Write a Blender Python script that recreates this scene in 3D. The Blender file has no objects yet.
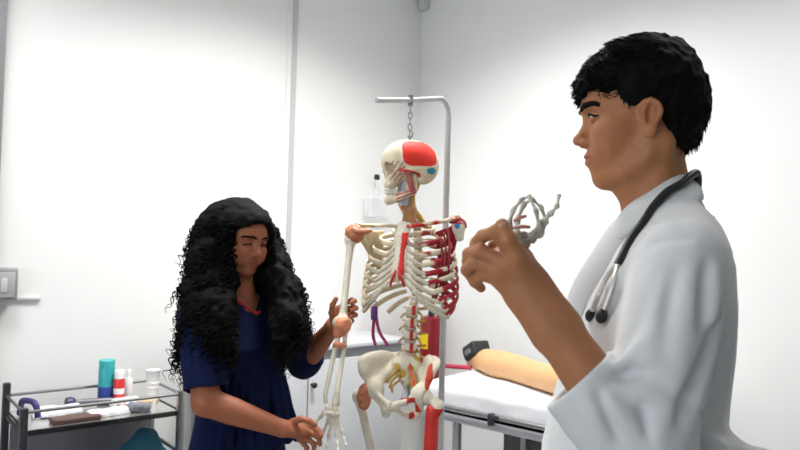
import bpy, bmesh, math, random
import numpy as np
from mathutils import Vector, Matrix
random.seed(7)
RNG = np.random.default_rng(11)
SC = bpy.context.scene
COL = SC.collection
PI = math.pi
V = lambda *a: np.array(a, dtype=np.float64)
def unit(v):
    v = np.asarray(v, float); return v / (np.linalg.norm(v) + 1e-12)

# ------------------------------------------------------------------ camera
FPX = 680.0
CAM = V(0, 0, 1.47)
PITCH, ROLL = math.radians(1.85), math.radians(1.5)
_f = V(0, math.cos(PITCH), math.sin(PITCH)); _u0 = V(0, -math.sin(PITCH), math.cos(PITCH)); _r0 = V(1, 0, 0)
_r = _r0 * math.cos(ROLL) + _u0 * math.sin(ROLL)
_u = _u0 * math.cos(ROLL) - _r0 * math.sin(ROLL)
def at(px, py, Y):
    d = _f + _r * (px - 400) / FPX + _u * (225 - py) / FPX
    return CAM + d * (Y / d[1])
def at_z(px, py, z):
    d = _f + _r * (px - 400) / FPX + _u * (225 - py) / FPX
    return CAM + d * ((z - CAM[2]) / d[2])

# ------------------------------------------------------------------ materials
MATS = {}
def mat(name, col, rough=0.5, metal=0.0, noise=0.0, nscale=30.0, bump=0.0, bscale=200.0, spec=0.5, sss=0.0,
        emit=None, trans=0.0, alpha=1.0, attr=False, coat=0.0, sheen=0.0, stretch=None):
    if name in MATS: return MATS[name]
    m = bpy.data.materials.new(name); m.use_nodes = True
    nt = m.node_tree; N = nt.nodes; L = nt.links
    b = N['Principled BSDF']
    b.inputs['Base Color'].default_value = (*col, 1)
    b.inputs['Roughness'].default_value = rough
    b.inputs['Metallic'].default_value = metal
    b.inputs['Specular IOR Level'].default_value = spec
    b.inputs['Transmission Weight'].default_value = trans
    b.inputs['Alpha'].default_value = alpha
    b.inputs['Coat Weight'].default_value = coat
    b.inputs['Sheen Weight'].default_value = sheen
    if sss:
        b.inputs['Subsurface Weight'].default_value = sss
        b.inputs['Subsurface Radius'].default_value = (0.9, 0.35, 0.2)
        b.inputs['Subsurface Scale'].default_value = 0.008
    if emit:
        b.inputs['Emission Color'].default_value = (*emit[0], 1); b.inputs['Emission Strength'].default_value = emit[1]
    tc = N.new('ShaderNodeTexCoord'); src = tc.outputs['Object']
    if stretch:
        mp = N.new('ShaderNodeMapping'); mp.inputs['Scale'].default_value = stretch
        L.new(src, mp.inputs['Vector']); src = mp.outputs['Vector']
    base = None
    if attr:
        a = N.new('ShaderNodeAttribute'); a.attribute_name = 'tint'; base = a.outputs['Color']
    nz = N.new('ShaderNodeTexNoise'); nz.inputs['Scale'].default_value = nscale; nz.inputs['Detail'].default_value = 5
    L.new(src, nz.inputs['Vector'])
    mr = N.new('ShaderNodeMapRange'); mr.inputs['From Min'].default_value = 0.3; mr.inputs['From Max'].default_value = 0.7
    amt = noise if noise else 0.02
    mr.inputs['To Min'].default_value = 1 - amt; mr.inputs['To Max'].default_value = 1 + amt * 0.5
    L.new(nz.outputs['Fac'], mr.inputs['Value'])
    mx = N.new('ShaderNodeMix'); mx.data_type = 'RGBA'; mx.blend_type = 'MULTIPLY'; mx.inputs['Factor'].default_value = 1
    if base is not None: L.new(base, mx.inputs[6])
    else: mx.inputs[6].default_value = (*col, 1)
    cb = N.new('ShaderNodeCombineColor')
    for i in range(3): L.new(mr.outputs['Result'], cb.inputs[i])
    L.new(cb.outputs['Color'], mx.inputs[7]); L.new(mx.outputs[2], b.inputs['Base Color'])
    if bump:
        n2 = N.new('ShaderNodeTexNoise'); n2.inputs['Scale'].default_value = bscale; n2.inputs['Detail'].default_value = 4
        L.new(src, n2.inputs['Vector'])
        bp = N.new('ShaderNodeBump'); bp.inputs['Strength'].default_value = bump; bp.inputs['Distance'].default_value = 0.002
        L.new(n2.outputs['Fac'], bp.inputs['Height']); L.new(bp.outputs['Normal'], b.inputs['Normal'])
    MATS[name] = m
    return m

# ------------------------------------------------------------------ object helpers
def tag(o, label=None, cat=None, group=None, kind=None):
    if label: o['label'] = label
    if cat: o['category'] = cat
    if group: o['group'] = group
    if kind: o['kind'] = kind
    return o
def empty(name, loc=(0, 0, 0), rz=0.0):
    o = bpy.data.objects.new(name, None); COL.objects.link(o); o.location = tuple(loc); o.rotation_euler = (0, 0, rz)
    o.empty_display_size = 0.05
    return o
def link_mesh(name, me, material=None, parent=None):
    o = bpy.data.objects.new(name, me); COL.objects.link(o)
    if material is not None:
        for m in (material if isinstance(material, (list, tuple)) else [material]): me.materials.append(m)
    if parent is not None:
        # geometry is given in world space: keep it there
        o.parent = parent
        o.matrix_parent_inverse = world_of(parent).inverted()
    return o
def world_of(o):
    m = o.matrix_basis.copy() if o.parent is None else world_of(o.parent) @ o.matrix_parent_inverse @ o.matrix_basis
    return m
def np_mesh(name, verts, quads, smooth=True, tint=None):
    me = bpy.data.meshes.new(name)
    verts = np.ascontiguousarray(verts, dtype=np.float32); quads = np.ascontiguousarray(quads, dtype=np.int32)
    nv, nq = len(verts), len(quads); k = quads.shape[1] if nq else 4
    me.vertices.add(nv); me.vertices.foreach_set('co', verts.ravel())
    me.loops.add(nq * k); me.loops.foreach_set('vertex_index', quads.ravel())
    me.polygons.add(nq); me.polygons.foreach_set('loop_start', np.arange(0, nq * k, k, dtype=np.int32))
    me.polygons.foreach_set('use_smooth', np.full(nq, smooth))
    me.update(calc_edges=True); me.validate()
    if tint is not None:
        a = me.color_attributes.new('tint', 'FLOAT_COLOR', 'POINT')
        c = np.ones((nv, 4), np.float32); c[:, :3] = tint; a.data.foreach_set('color', c.ravel())
    return me
class MB:
    """collects shapes, then links them as ONE mesh object"""
    def __init__(s): s.bm = bmesh.new()
    def box(s, c, size, R=None, bev=0.0, seg=2):
        t = bmesh.new(); bmesh.ops.create_cube(t, size=1.0)
        bmesh.ops.scale(t, vec=Vector(size), verts=t.verts)
        if bev: bmesh.ops.bevel(t, geom=list(t.edges), offset=bev, segments=seg, profile=0.5, affect='EDGES')
        M = Matrix.Identity(4)
        if R is not None:
            for i in range(3):
                for j in range(3): M[i][j] = R[i][j]
        M.translation = Vector(tuple(c)); t.transform(M); s.add(t); return s
    def add(s, t):
        me = bpy.data.meshes.new('tmp'); t.to_mesh(me); t.free(); s.bm.from_mesh(me); bpy.data.meshes.remove(me)
    def tube(s, pts, r, n=10, caps=True, flat=None, closed=False):
        """tube along pts; r scalar or list; flat=(axis vec, factor) squashes the section along axis"""
        P = [np.asarray(p, float) for p in pts]; m = len(P)
        rs = [r] * m if np.isscalar(r) else list(r)
        T = []
        for i in range(m):
            if closed: a, b = P[i - 1], P[(i + 1) % m]
            else: a, b = P[max(i - 1, 0)], P[min(i + 1, m - 1)]
            T.append(unit(b - a))
        ref = V(0, 0, 1) if abs(T[0][2]) < 0.9 else V(1, 0, 0)
        nrm = unit(ref - T[0] * ref.dot(T[0])); rings = []
        for i in range(m):
            nrm = unit(nrm - T[i] * nrm.dot(T[i])); bn = np.cross(T[i], nrm)
            ring = []
            for k in range(n):
                a = 2 * PI * k / n
                off = rs[i] * (math.cos(a) * nrm + math.sin(a) * bn)
                if flat is not None:
                    ax = unit(np.asarray(flat[0], float)); off = off - ax * off.dot(ax) * (1 - flat[1])
                ring.append(s.bm.verts.new(tuple(P[i] + off)))
            rings.append(ring)
        for i in range(m if closed else m - 1):
            A, B = rings[i], rings[(i + 1) % m]
            for k in range(n):
                s.bm.faces.new((A[k], A[(k + 1) % n], B[(k + 1) % n], B[k]))
        if caps and not closed:
            s.bm.faces.new(rings[0][::-1]); s.bm.faces.new(rings[-1])
        return s
    def lathe(s, c, prof, n=32, axis=None):
        """prof: list of (r, h) along axis (default z) from c"""
        ax = unit(axis) if axis is not None else V(0, 0, 1)
        ref = V(1, 0, 0) if abs(ax[0]) < 0.9 else V(0, 1, 0)
        x = unit(ref - ax * ref.dot(ax)); y = np.cross(ax, x); rings = []
        for r, h in prof:
            rings.append([s.bm.verts.new(tuple(np.asarray(c) + ax * h + max(r, 1e-5) * (x * math.cos(2 * PI * k / n) + y * math.sin(2 * PI * k / n)))) for k in range(n)])
        for A, B in zip(rings, rings[1:]):
            for k in range(n): s.bm.faces.new((A[k], A[(k + 1) % n], B[(k + 1) % n], B[k]))
        s.bm.faces.new(rings[0][::-1]); s.bm.faces.new(rings[-1]); return s
    def ball(s, c, r, R=None, seg=16):
        t = bmesh.new(); bmesh.ops.create_uvsphere(t, u_segments=seg, v_segments=max(6, seg // 2), radius=1.0)
        r = (r, r, r) if np.isscalar(r) else r
        bmesh.ops.scale(t, vec=Vector(r), verts=t.verts); M = Matrix.Identity(4)
        if R is not None:
            for i in range(3):
                for j in range(3): M[i][j] = R[i][j]
        M.translation = Vector(tuple(c)); t.transform(M); s.add(t); return s
    def build(s, name, material, parent=None, smooth=True, sharp=35):
        me = bpy.data.meshes.new(name)
        bmesh.ops.recalc_face_normals(s.bm, faces=s.bm.faces)
        if smooth:
            for f in s.bm.faces: f.smooth = True
            for e in s.bm.edges:
                if len(e.link_faces) == 2 and e.calc_face_angle(0) > math.radians(sharp): e.smooth = False
        s.bm.to_mesh(me); s.bm.free()
        return link_mesh(name, me, material, parent)
def spline(pts, n=8):
    """Catmull-Rom through pts"""
    P = [np.asarray(p, float) for p in pts]; out = []
    for i in range(len(P) - 1):
        p0, p1, p2, p3 = P[max(i - 1, 0)], P[i], P[i + 1], P[min(i + 2, len(P) - 1)]
        for k in range(n):
            t = k / n
            out.append(0.5 * ((2 * p1) + (-p0 + p2) * t + (2 * p0 - 5 * p1 + 4 * p2 - p3) * t * t + (-p0 + 3 * p1 - 3 * p2 + p3) * t ** 3))
    out.append(P[-1]); return out
def rotz(a): return np.array([[math.cos(a), -math.sin(a), 0], [math.sin(a), math.cos(a), 0], [0, 0, 1.0]])
def frame(x, z=(0, 0, 1)):
    """columns x, y, z with x given and z as close as possible"""
    x = unit(x); z = np.asarray(z, float); z = unit(z - x * x.dot(z)); y = np.cross(z, x)
    return np.stack([x, y, z], axis=1)

# ------------------------------------------------------------------ signed-distance modelling
def cap(a, b, ra, rb=None):
    a = np.asarray(a, float); b = np.asarray(b, float); rb = ra if rb is None else rb
    ba = b - a; L2 = max(ba.dot(ba), 1e-12)
    def f(p):
        pa = p - a; h = np.clip(pa @ ba / L2, 0, 1)
        q = pa - h[:, None] * ba
        return np.sqrt(np.einsum('ij,ij->i', q, q)) - (ra + (rb - ra) * h)
    return f
def ell(c, r, R=None):
    c = np.asarray(c, float); r = np.asarray(r, float); R = None if R is None else np.asarray(R)
    def f(p):
        q = p - c
        if R is not None: q = q @ R
        k0 = np.linalg.norm(q / r, axis=1); k1 = np.linalg.norm(q / (r * r), axis=1) + 1e-9
        return k0 * (k0 - 1) / k1
    return f
def rbox(c, half, rad=0.0, R=None):
    c = np.asarray(c, float); half = np.asarray(half, float) - rad
    def f(p):
        q = p - c
        if R is not None: q = q @ R
        q = np.abs(q) - half
        return np.linalg.norm(np.maximum(q, 0), axis=1) + np.minimum(q.max(axis=1), 0) - rad
    return f
def plane(o, n):
    o = np.asarray(o, float); n = unit(n)
    return lambda p: (p - o) @ n
def tor(c, axis, R0, r, sq=1.0):
    c = np.asarray(c, float); ax = unit(axis)
    def f(p):
        q = p - c; h = q @ ax; rad = np.linalg.norm(q - h[:, None] * ax, axis=1) - R0
        return np.sqrt(rad * rad + (h / sq) ** 2) - r
    return f
def poly(pts, rs):
    """one chain of round cones, hard union (joints share radii)"""
    fs = [cap(pts[i], pts[i + 1], rs[i], rs[i + 1]) for i in range(len(pts) - 1)]
    def f(p):
        d = fs[0](p)
        for g in fs[1:]: d = np.minimum(d, g(p))
        return d
    return f
def flatcap(a, b, ra, rb, ax, k):
    """round cone squashed along ax by factor k (k<1 thinner)"""
    a = np.asarray(a, float); b = np.asarray(b, float); ax = unit(ax); S = np.eye(3) + (1 / k - 1) * np.outer(ax, ax)
    g = cap(a @ S, b @ S, ra, rb); kk = min(k, 1.0)
    return lambda p: g(p @ S) * kk
class Field:
    def __init__(s): s.ops = []; s.disp = None; s.dmax = 0.0
    def u(s, f, k=0.01): s.ops.append(('u', f, k)); return s
    def s(s, f, k=0.005): s.ops.append(('s', f, k)); return s
    def i(s, f, k=0.002): s.ops.append(('i', f, k)); return s
    def __call__(s, p):
        d = np.full(len(p), 9.0)
        for op, f, k in s.ops: d = s.comb(d, f(p), op, k)
        if s.disp is not None: d = d - s.disp(p)
        return d
    @staticmethod
    def comb(d, e, op, k):
        if op == 'u':
            if k <= 0: return np.minimum(d, e)
            h = np.maximum(k - np.abs(d - e), 0) / k
            return np.minimum(d, e) - h * h * k * 0.25
        if op == 's': e = -e
        if k <= 0: return np.maximum(d, e)
        h = np.maximum(k - np.abs(d - e), 0) / k
        return np.maximum(d, e) + h * h * k * 0.25
    def local(s, c, R):
        c = np.asarray(c, float)[None]; vals = [f(c)[0] for _, f, _ in s.ops]
        dmin = min([v for v, o in zip(vals, s.ops) if o[0] == 'u'] + [9.0])
        g = Field(); g.disp = s.disp; g.dmax = s.dmax
        for v, (op, f, k) in zip(vals, s.ops):
            if op == 'u' and v - R > dmin + R + k + 0.03: continue
            if op == 's' and v - R * 1.3 > k + 0.02: continue
            ff = f.local(c[0], R) if hasattr(f, 'local') else f
            g.ops.append((op, ff, k))
        return g
class Framed:
    """a Field given in a local frame: R columns are local axes, o its origin, s its scale"""
    def __init__(s, fld, o, R, sc=1.0): s.fld, s.o, s.R, s.sc = fld, np.asarray(o, float), np.asarray(R), sc
    def __call__(s, p): return s.fld(((p - s.o) @ s.R) / s.sc) * s.sc
    def local(s, c, R):
        return Framed(s.fld.local(((np.asarray(c) - s.o) @ s.R) / s.sc, R / s.sc), s.o, s.R, s.sc)
def sdf_mesh(F, lo, hi, h, n=20, slack=1.35, project=True):
    lo = np.asarray(lo, float); hi = np.asarray(hi, float)
    nb = np.ceil((hi - lo) / (n * h)).astype(int)
    NX = (nb * n + 4).astype(np.int64)
    gi = np.stack(np.meshgrid(*[np.arange(k) for k in nb], indexing='ij'), -1).reshape(-1, 3)
    cen = lo + (gi + 0.5) * n * h
    Rb = 0.87 * (n + 2) * h
    dc = np.concatenate([F(c) for c in np.array_split(cen, max(1, len(cen) // 20000))])
    act = np.abs(dc) < Rb * slack + F.dmax
    ar = np.arange(-1, n + 1)
    off = np.stack(np.meshgrid(ar, ar, ar, indexing='ij'), -1).reshape(-1, 3)
    m = n + 2
    ids_all, pos_all, quads_all = [], [], []
    for b in gi[act]:
        base = b * n
        Fl = F.local(lo + (base + n / 2) * h, Rb)
        d = Fl(lo + (base + off) * h).reshape(m, m, m)
        neg = d < 0
        if neg.all() or not neg.any(): continue
        # cells
        cnt = np.zeros((m - 1,) * 3); acc = np.zeros((m - 1,) * 3 + (3,))
        def corner(A, i, j, k): return A[i:m - 1 + i, j:m - 1 + j, k:m - 1 + k]
        for ax in range(3):
            for s1 in (0, 1):
                for s2 in (0, 1):
                    o0 = [0, 0, 0]; oth = [q for q in range(3) if q != ax]; o0[oth[0]] = s1; o0[oth[1]] = s2
                    o1 = list(o0); o1[ax] = 1
                    A = corner(d, *o0); B = corner(d, *o1); sg = (A < 0) != (B < 0)
                    t = np.where(sg, A / np.where(sg, A - B, 1), 0)
                    cnt += sg
                    for q in range(3):
                        acc[..., q] += np.where(sg, (t if q == ax else o0[q]), 0)
        on = cnt > 0
        ci = np.argwhere(on)
        loc = acc[on] / cnt[on][:, None]
        P = lo + (base + ci - 1 + loc) * h
        if project:
            e = h * 0.4
            for _ in range(2):
                g = np.stack([Fl(P + V(e, 0, 0)) - Fl(P - V(e, 0, 0)), Fl(P + V(0, e, 0)) - Fl(P - V(0, e, 0)), Fl(P + V(0, 0, e)) - Fl(P - V(0, 0, e))], 1) / (2 * e)
                g2 = np.maximum((g * g).sum(1), 0.05)
                st = -(Fl(P) / g2)[:, None] * g
                ln = np.linalg.norm(st, axis=1, keepdims=True)
                P = P + st * np.minimum(1, 0.5 * h / (ln + 1e-9))
        gc = base + ci  # shifted by +1 so never negative
        gid = (gc[:, 0] * NX[1] + gc[:, 1]) * NX[2] + gc[:, 2]
        ids_all.append(gid); pos_all.append(P)
        def gidc(c): 
            c = base + c; return (c[:, 0] * NX[1] + c[:, 1]) * NX[2] + c[:, 2]
        for ax in range(3):
            sl0 = [slice(1, m - 1)] * 3; sl1 = list(sl0); sl1[ax] = slice(2, m)
            A = neg[tuple(sl0)]; B = neg[tuple(sl1)]
            sg = A != B
            e0 = np.argwhere(sg)
            if not len(e0): continue
            flip = A[sg]
            u_, v_ = [q for q in range(3) if q != ax]
            if ax == 1: u_, v_ = v_, u_
            cells = []
            for du, dv in ((1, 1), (0, 1), (0, 0), (1, 0)):
                c = e0 + 1; c = c.copy(); c[:, u_] -= 1 - du; c[:, v_] -= 1 - dv
                cells.append(gidc(c))
            q = np.stack(cells, 1)
            q = np.where(flip[:, None], q, q[:, ::-1])
            quads_all.append(q)
    ids = np.concatenate(ids_all); pos = np.concatenate(pos_all); quads = np.concatenate(quads_all)
    uq, first = np.unique(ids, return_index=True)
    return pos[first], np.searchsorted(uq, quads)
def sdf_obj(name, F, lo, hi, h, material, parent=None, tint=None, **kw):
    P, Q = sdf_mesh(F, lo, hi, h, **kw)
    me = np_mesh(name, P, Q, True, None if tint is None else tint(P))
    return link_mesh(name, me, material, parent)
# smooth value noise
_perm = np.random.default_rng(5).random((32, 32, 32))
def vnoise(p):
    i = np.floor(p).astype(int); f = p - i; f = f * f * (3 - 2 * f); r = 0
    for dx in (0, 1):
        for dy in (0, 1):
            for dz in (0, 1):
                w = (f[:, 0] if dx else 1 - f[:, 0]) * (f[:, 1] if dy else 1 - f[:, 1]) * (f[:, 2] if dz else 1 - f[:, 2])
                r = r + w * _perm[(i[:, 0] + dx) % 32, (i[:, 1] + dy) % 32, (i[:, 2] + dz) % 32]
    return r * 2 - 1
# ------------------------------------------------------------------ the room
def hit(px, py, o, n):
    d = _f + _r * (px - 400) / FPX + _u * (225 - py) / FPX
    n = np.asarray(n, float); return CAM + d * ((np.asarray(o) - CAM).dot(n) / d.dot(n))
YAW = math.radians(42)
WA = V(-math.cos(YAW), -math.sin(YAW), 0)      # along the back wall, away from the corner
WB = V(math.sin(YAW), -math.cos(YAW), 0)       # along the right wall, away from the corner
CO = at(421, 60, 4.315); CO[2] = 0
HC = 3.12; LA, LB = 5.0, 5.0
def wp(t, z, off=0.0): return CO + WA * t + WB * off + V(0, 0, z)
def wr(s, z, off=0.0): return CO + WB * s + WA * off + V(0, 0, z)
RM = np.stack([-WA, -WB, V(0, 0, 1)], 1)       # room frame: x along back wall to the right, -y into the room
def on_back(px, py, off=0.0):
    p = hit(px, py, CO + WB * off, WB); return p
def on_right(px, py, off=0.0):
    return hit(px, py, CO + WA * off, WA)
m_wall = mat('wall_paint', (0.80, 0.80, 0.79), 0.55, noise=0.02, nscale=2, bump=0.05, bscale=160)
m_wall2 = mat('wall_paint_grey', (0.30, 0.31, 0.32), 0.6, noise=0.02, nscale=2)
m_floor = mat('vinyl_floor', (0.34, 0.34, 0.34), 0.35, noise=0.08, nscale=9)
m_ceil = mat('ceiling_paint', (0.82, 0.82, 0.80), 0.8, noise=0.02)
m_alu = mat('grey_aluminium', (0.30, 0.30, 0.31), 0.4, 0.6)
m_alu2 = mat('pale_aluminium', (0.62, 0.62, 0.63), 0.4, 0.3)
m_white = mat('white_enamel', (0.80, 0.80, 0.79), 0.3)
m_black = mat('black_plastic', (0.012, 0.012, 0.013), 0.4)
m_steel = mat('brushed_steel', (0.36, 0.36, 0.37), 0.3, 1.0, noise=0.1, nscale=60)
m_darksteel = mat('dark_steel', (0.10, 0.10, 0.11), 0.3, 0.9)
def slab(name, c, size, m, R=RM, kind='structure', bev=0.0):
    o = MB().box(c, size, R, bev).build(name, m, None, smooth=False); o['kind'] = kind; return o
TH = 0.12
mid = lambda a, b: CO + WA * a + WB * b
slab('floor', mid(LA / 2, LB / 2) + V(0, 0, -TH / 2), (LA + 2 * TH, LB + 2 * TH, TH), m_floor)
slab('ceiling', mid(LA / 2, LB / 2) + V(0, 0, HC + TH / 2), (LA + 2 * TH, LB + 2 * TH, TH), m_ceil)
slab('wall_back', mid(LA / 2, -TH / 2) + V(0, 0, HC / 2), (LA, TH, HC), m_wall)
slab('wall_right', mid(-TH / 2, LB / 2) + V(0, 0, HC / 2), (TH, LB + 2 * TH, HC), m_wall)
# left wall with a window opening behind / beside the camera
wz0, wz1, wb0, wb1 = 0.95, 2.35, 1.2, 3.8
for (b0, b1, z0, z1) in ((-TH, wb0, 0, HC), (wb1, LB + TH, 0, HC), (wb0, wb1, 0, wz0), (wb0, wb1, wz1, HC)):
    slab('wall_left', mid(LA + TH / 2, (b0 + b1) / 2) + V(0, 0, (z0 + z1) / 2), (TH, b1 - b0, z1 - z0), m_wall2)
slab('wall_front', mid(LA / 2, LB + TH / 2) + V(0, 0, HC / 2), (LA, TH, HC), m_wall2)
mb = MB()
for b in (wb0 + .03, (wb0 + wb1) / 2, wb1 - .03): mb.box(mid(LA + .05, b) + V(0, 0, (wz0 + wz1) / 2), (.05, .06, wz1 - wz0), RM)
for z in (wz0 + .03, wz1 - .03): mb.box(mid(LA + .05, (wb0 + wb1) / 2) + V(0, 0, z), (.05, wb1 - wb0, .06), RM)
mb.build('window_1', m_alu2, None, smooth=False)['kind'] = 'structure'

# baseboards
slab('baseboard_back', mid(LA / 2, .008) + V(0, 0, .045), (LA, .016, .09), m_white)
slab('baseboard_right', mid(.008, LB / 2) + V(0, 0, .045), (.016, LB, .09), m_white)

# vertical cover strip on the back wall
ts = (on_back(291.5, 110) - CO).dot(WA)
m_strip = mat('strip_grey', (0.50, 0.50, 0.50), 0.5)
slab('trim_1', wp(ts, HC / 2 + .045, .008), (.030, .016, HC - .09), m_strip, bev=.004)
slab('trim_2', wp(ts + .028, HC / 2 + .045, .004), (.026, .008, HC - .09), m_white)

# aluminium door frame at the left edge
tl = (on_back(7.5, 20, .06) - CO).dot(WA)
dj = MB().box(wp(tl + .035, 1.45, .03), (.07, .06, 2.9), RM, .004).box(wp(tl + .55, 2.86, .03), (.96, .06, .07), RM, .004).box(wp(tl + 1.065, 1.45, .03), (.07, .06, 2.9), RM, .004)
door = dj.build('door_1', m_alu, None, smooth=False); door['kind'] = 'structure'
MB().box(wp(tl + .55, 1.42, .012), (.96, .024, 2.82), RM).build('door_leaf', mat('door_grey', (.50, .50, .50), .5), door, smooth=False)
MB().box(wp(tl + .16, 1.05, .05), (.14, .02, .02), RM, .004).build('door_handle', m_steel, door)
zo = on_back(1, 203)[2]
so = MB().box(wp(tl + .030, zo, .0615), (.050, .003, .115), RM).build('sticker', mat('orange_sticker', (.80, .16, .02), .5), door, smooth=False)

# grey socket box with a stub of conduit
bx = empty('switch_box', on_back(5, 285)); tag(bx, 'grey metal switch box on the white wall beside the door frame', 'switch box')
cbx = on_back(5, 285, .07); tb = (cbx - CO).dot(WA)
MB().box(wp(tb, cbx[2], .035), (.095, .07, .135), RM, .008).build('housing', mat('box_grey', (.30, .30, .31), .4, .4), bx)
MB().box(wp(tb, cbx[2], .0725), (.070, .006, .10), RM, .002).build('cover_plate', mat('box_grey_light', (.45, .45, .46), .35, .3), bx)
MB().box(wp(tb + .005, cbx[2], .077), (.022, .006, .055), RM, .002).build('rocker', m_alu2, bx)
cx = on_back(24, 299, .016)
MB().box(wp((cx - CO).dot(WA), cx[2], .008), (.13, .016, .014), RM, .003).build('conduit', m_alu2, bx)

# small bracket high in the corner
bp = on_right(424, 4, .03)
o = MB().box(bp + WA * .0 , (.05, .05, .07), RM, .006).build('wall_bracket', m_alu2, None)
tag(o, 'tiny grey bracket high up in the corner of the walls', 'bracket')

# ------------------------------------------------------------------ white cabinet in the corner
cab_h = 0.0
pc = at(309, 343, 3.30)
cd = 0.42
t0 = (hit(232, 380, CO + WB * cd, WB) - CO).dot(WA); t1 = (hit(404, 380, CO + WB * cd, WB) - CO).dot(WA)
tg = (hit(307, 390, CO + WB * cd, WB) - CO).dot(WA)
cab_h = hit(345, 343.5, CO + WB * cd, WB)[2]
cab = empty('supply_cabinet', wp((t0 + t1) / 2, 0, cd / 2)); tag(cab, 'low white two-door cabinet with one black knob standing in the corner', 'cabinet')
m_cab = mat('cabinet_white', (.58, .59, .61), .45)
m_cab_edge = mat('cabinet_edge', (.30, .31, .33), .5)
cw = abs(t0 - t1); cm = (t0 + t1) / 2
MB().box(wp(cm, cab_h / 2, cd / 2), (cw - .03, cd - .02, cab_h - .03), RM).build('carcass', m_cab_edge, cab, smooth=False)
MB().box(wp(cm, cab_h - .011, cd / 2 + .008), (cw + .02, cd + .02, .022), RM, .004).build('worktop', mat('cabinet_top', (.62, .64, .68), .3), cab)
kz = hit(313, 385, CO + WB * (cd + .02), WB)
for (ta, tb_, tk) in ((tg - .004, t1 + .018, (kz - CO).dot(WA)), (t0 - .018, tg + .004, 2 * tg - (kz - CO).dot(WA))):
    dr = MB().box(wp((ta + tb_) / 2, cab_h / 2 - .02, cd), (abs(ta - tb_), .02, cab_h - .1), RM, .004).build('door', m_cab, cab)
    if tk < tg: MB().lathe(wp(tk, kz[2], cd + .01), [(.008, 0), (.007, .012), (.014, .018), (.015, .026), (.010, .031)], 20, WB).build('knob', m_black, dr)
hp = hit(356, 397, CO + WB * (cd + .02), WB)
MB().box(wp(cm, .04, cd / 2), (cw - .06, cd - .08, .07), RM).build('plinth', m_alu, cab, smooth=False)

# ------------------------------------------------------------------ soap dispenser on the wall
dp = on_back(371, 197)
ds = empty('soap_dispenser', dp); tag(ds, 'clear plastic soap dispenser with black tip on the wall left of the skull', 'dispenser')
td = (dp - CO).dot(WA); zd = dp[2]
m_clear = mat('frosted_plastic', (.84, .86, .88), .25, alpha=.30)
zt = on_back(371, 177)[2]; zm = on_back(371, 196)[2]; zb = on_back(371, 219)[2]
bd = MB(); R_ = RM
bd.box(wp(td, (zm + zb) / 2, .05), (.150, .085, zm - zb), R_, .02, 3)
bd.build('tank', m_clear, ds)
MB().box(wp(td, (zm + zb) / 2, .004), (.10, .008, (zm - zb) * .8), R_).build('back_plate', mat('plate_grey', (.74, .75, .77), .4), ds, smooth=False)
MB().lathe(wp(td, zm, .05), [(.022, 0), (.02, .03), (.012, .035), (.012, zt - zm - .02)], 20).build('neck', m_clear, ds)
MB().lathe(wp(td, zt - .02, .05), [(.012, 0), (.017, .004), (.017, .026), (.012, .032)], 20).build('pump_tip', m_black, ds)

# ------------------------------------------------------------------ fire extinguisher low on the right wall
ec = on_right(430.5, 350, .085); es = (ec - CO).dot(WB)
ezt = on_right(430.5, 316, .085)[2]; ezb = ezt - .50
fe = empty('fire_extinguisher', wr(es, ezb, .085)); tag(fe, 'dark red fire extinguisher with yellow label hanging on the white wall', 'fire extinguisher')
r = .066
m_red = mat('extinguisher_red', (.20, .005, .010), .35)
MB().lathe(wr(es, ezb, .085), [(r * .85, 0), (r, .012), (r, ezt - ezb - .015), (r * .94, ezt - ezb - .005), (r * .6, ezt - ezb), (.02, ezt - ezb + .004)], 36).build('cylinder', m_red, fe)
MB().lathe(wr(es, ezt, .085), [(.02, 0), (.02, .03), (.014, .034), (.014, .05)], 20).build('valve', m_black, fe)
MB().box(wr(es, ezt + .05, .10), (.10, .02, .012), RM, .004).build('lever', m_black, fe)
MB().box(wr(es, (ezt + ezb) / 2, .012), (.024, .05, .30), RM).build('wall_mount', m_black, fe, smooth=False)
lab = MB(); pts = []
vd = unit((CAM - wr(es, 0, .085)) * V(1, 1, 0)); sd = V(-vd[1], vd[0], 0)
a0 = math.atan2(vd[1], vd[0]) - math.radians(70)
zl = on_right(424, 339, .085)[2]
for i in range(9):
    a = a0 + math.radians(55) * i / 8
    for dz in (-.045, .045): pts.append(lab.bm.verts.new(tuple(wr(es, zl + dz, .085) + V(math.cos(a), math.sin(a), 0) * (r + .0008))))
for i in range(8): lab.bm.faces.new((pts[2 * i], pts[2 * i + 2], pts[2 * i + 3], pts[2 * i + 1]))
lab.build('label', mat('yellow_label', (.85, .62, .01), .5), fe)
hs = [wr(es, ezt + .03, .085) + vd * .02, wr(es - .03, ezt + .02, .085) + vd * .07 - sd * .02, wr(es, ezt - .08, .085) + vd * .085 + sd * .03, wr(es, ezt - .3, .085) + vd * .078 + sd * .05]

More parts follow.
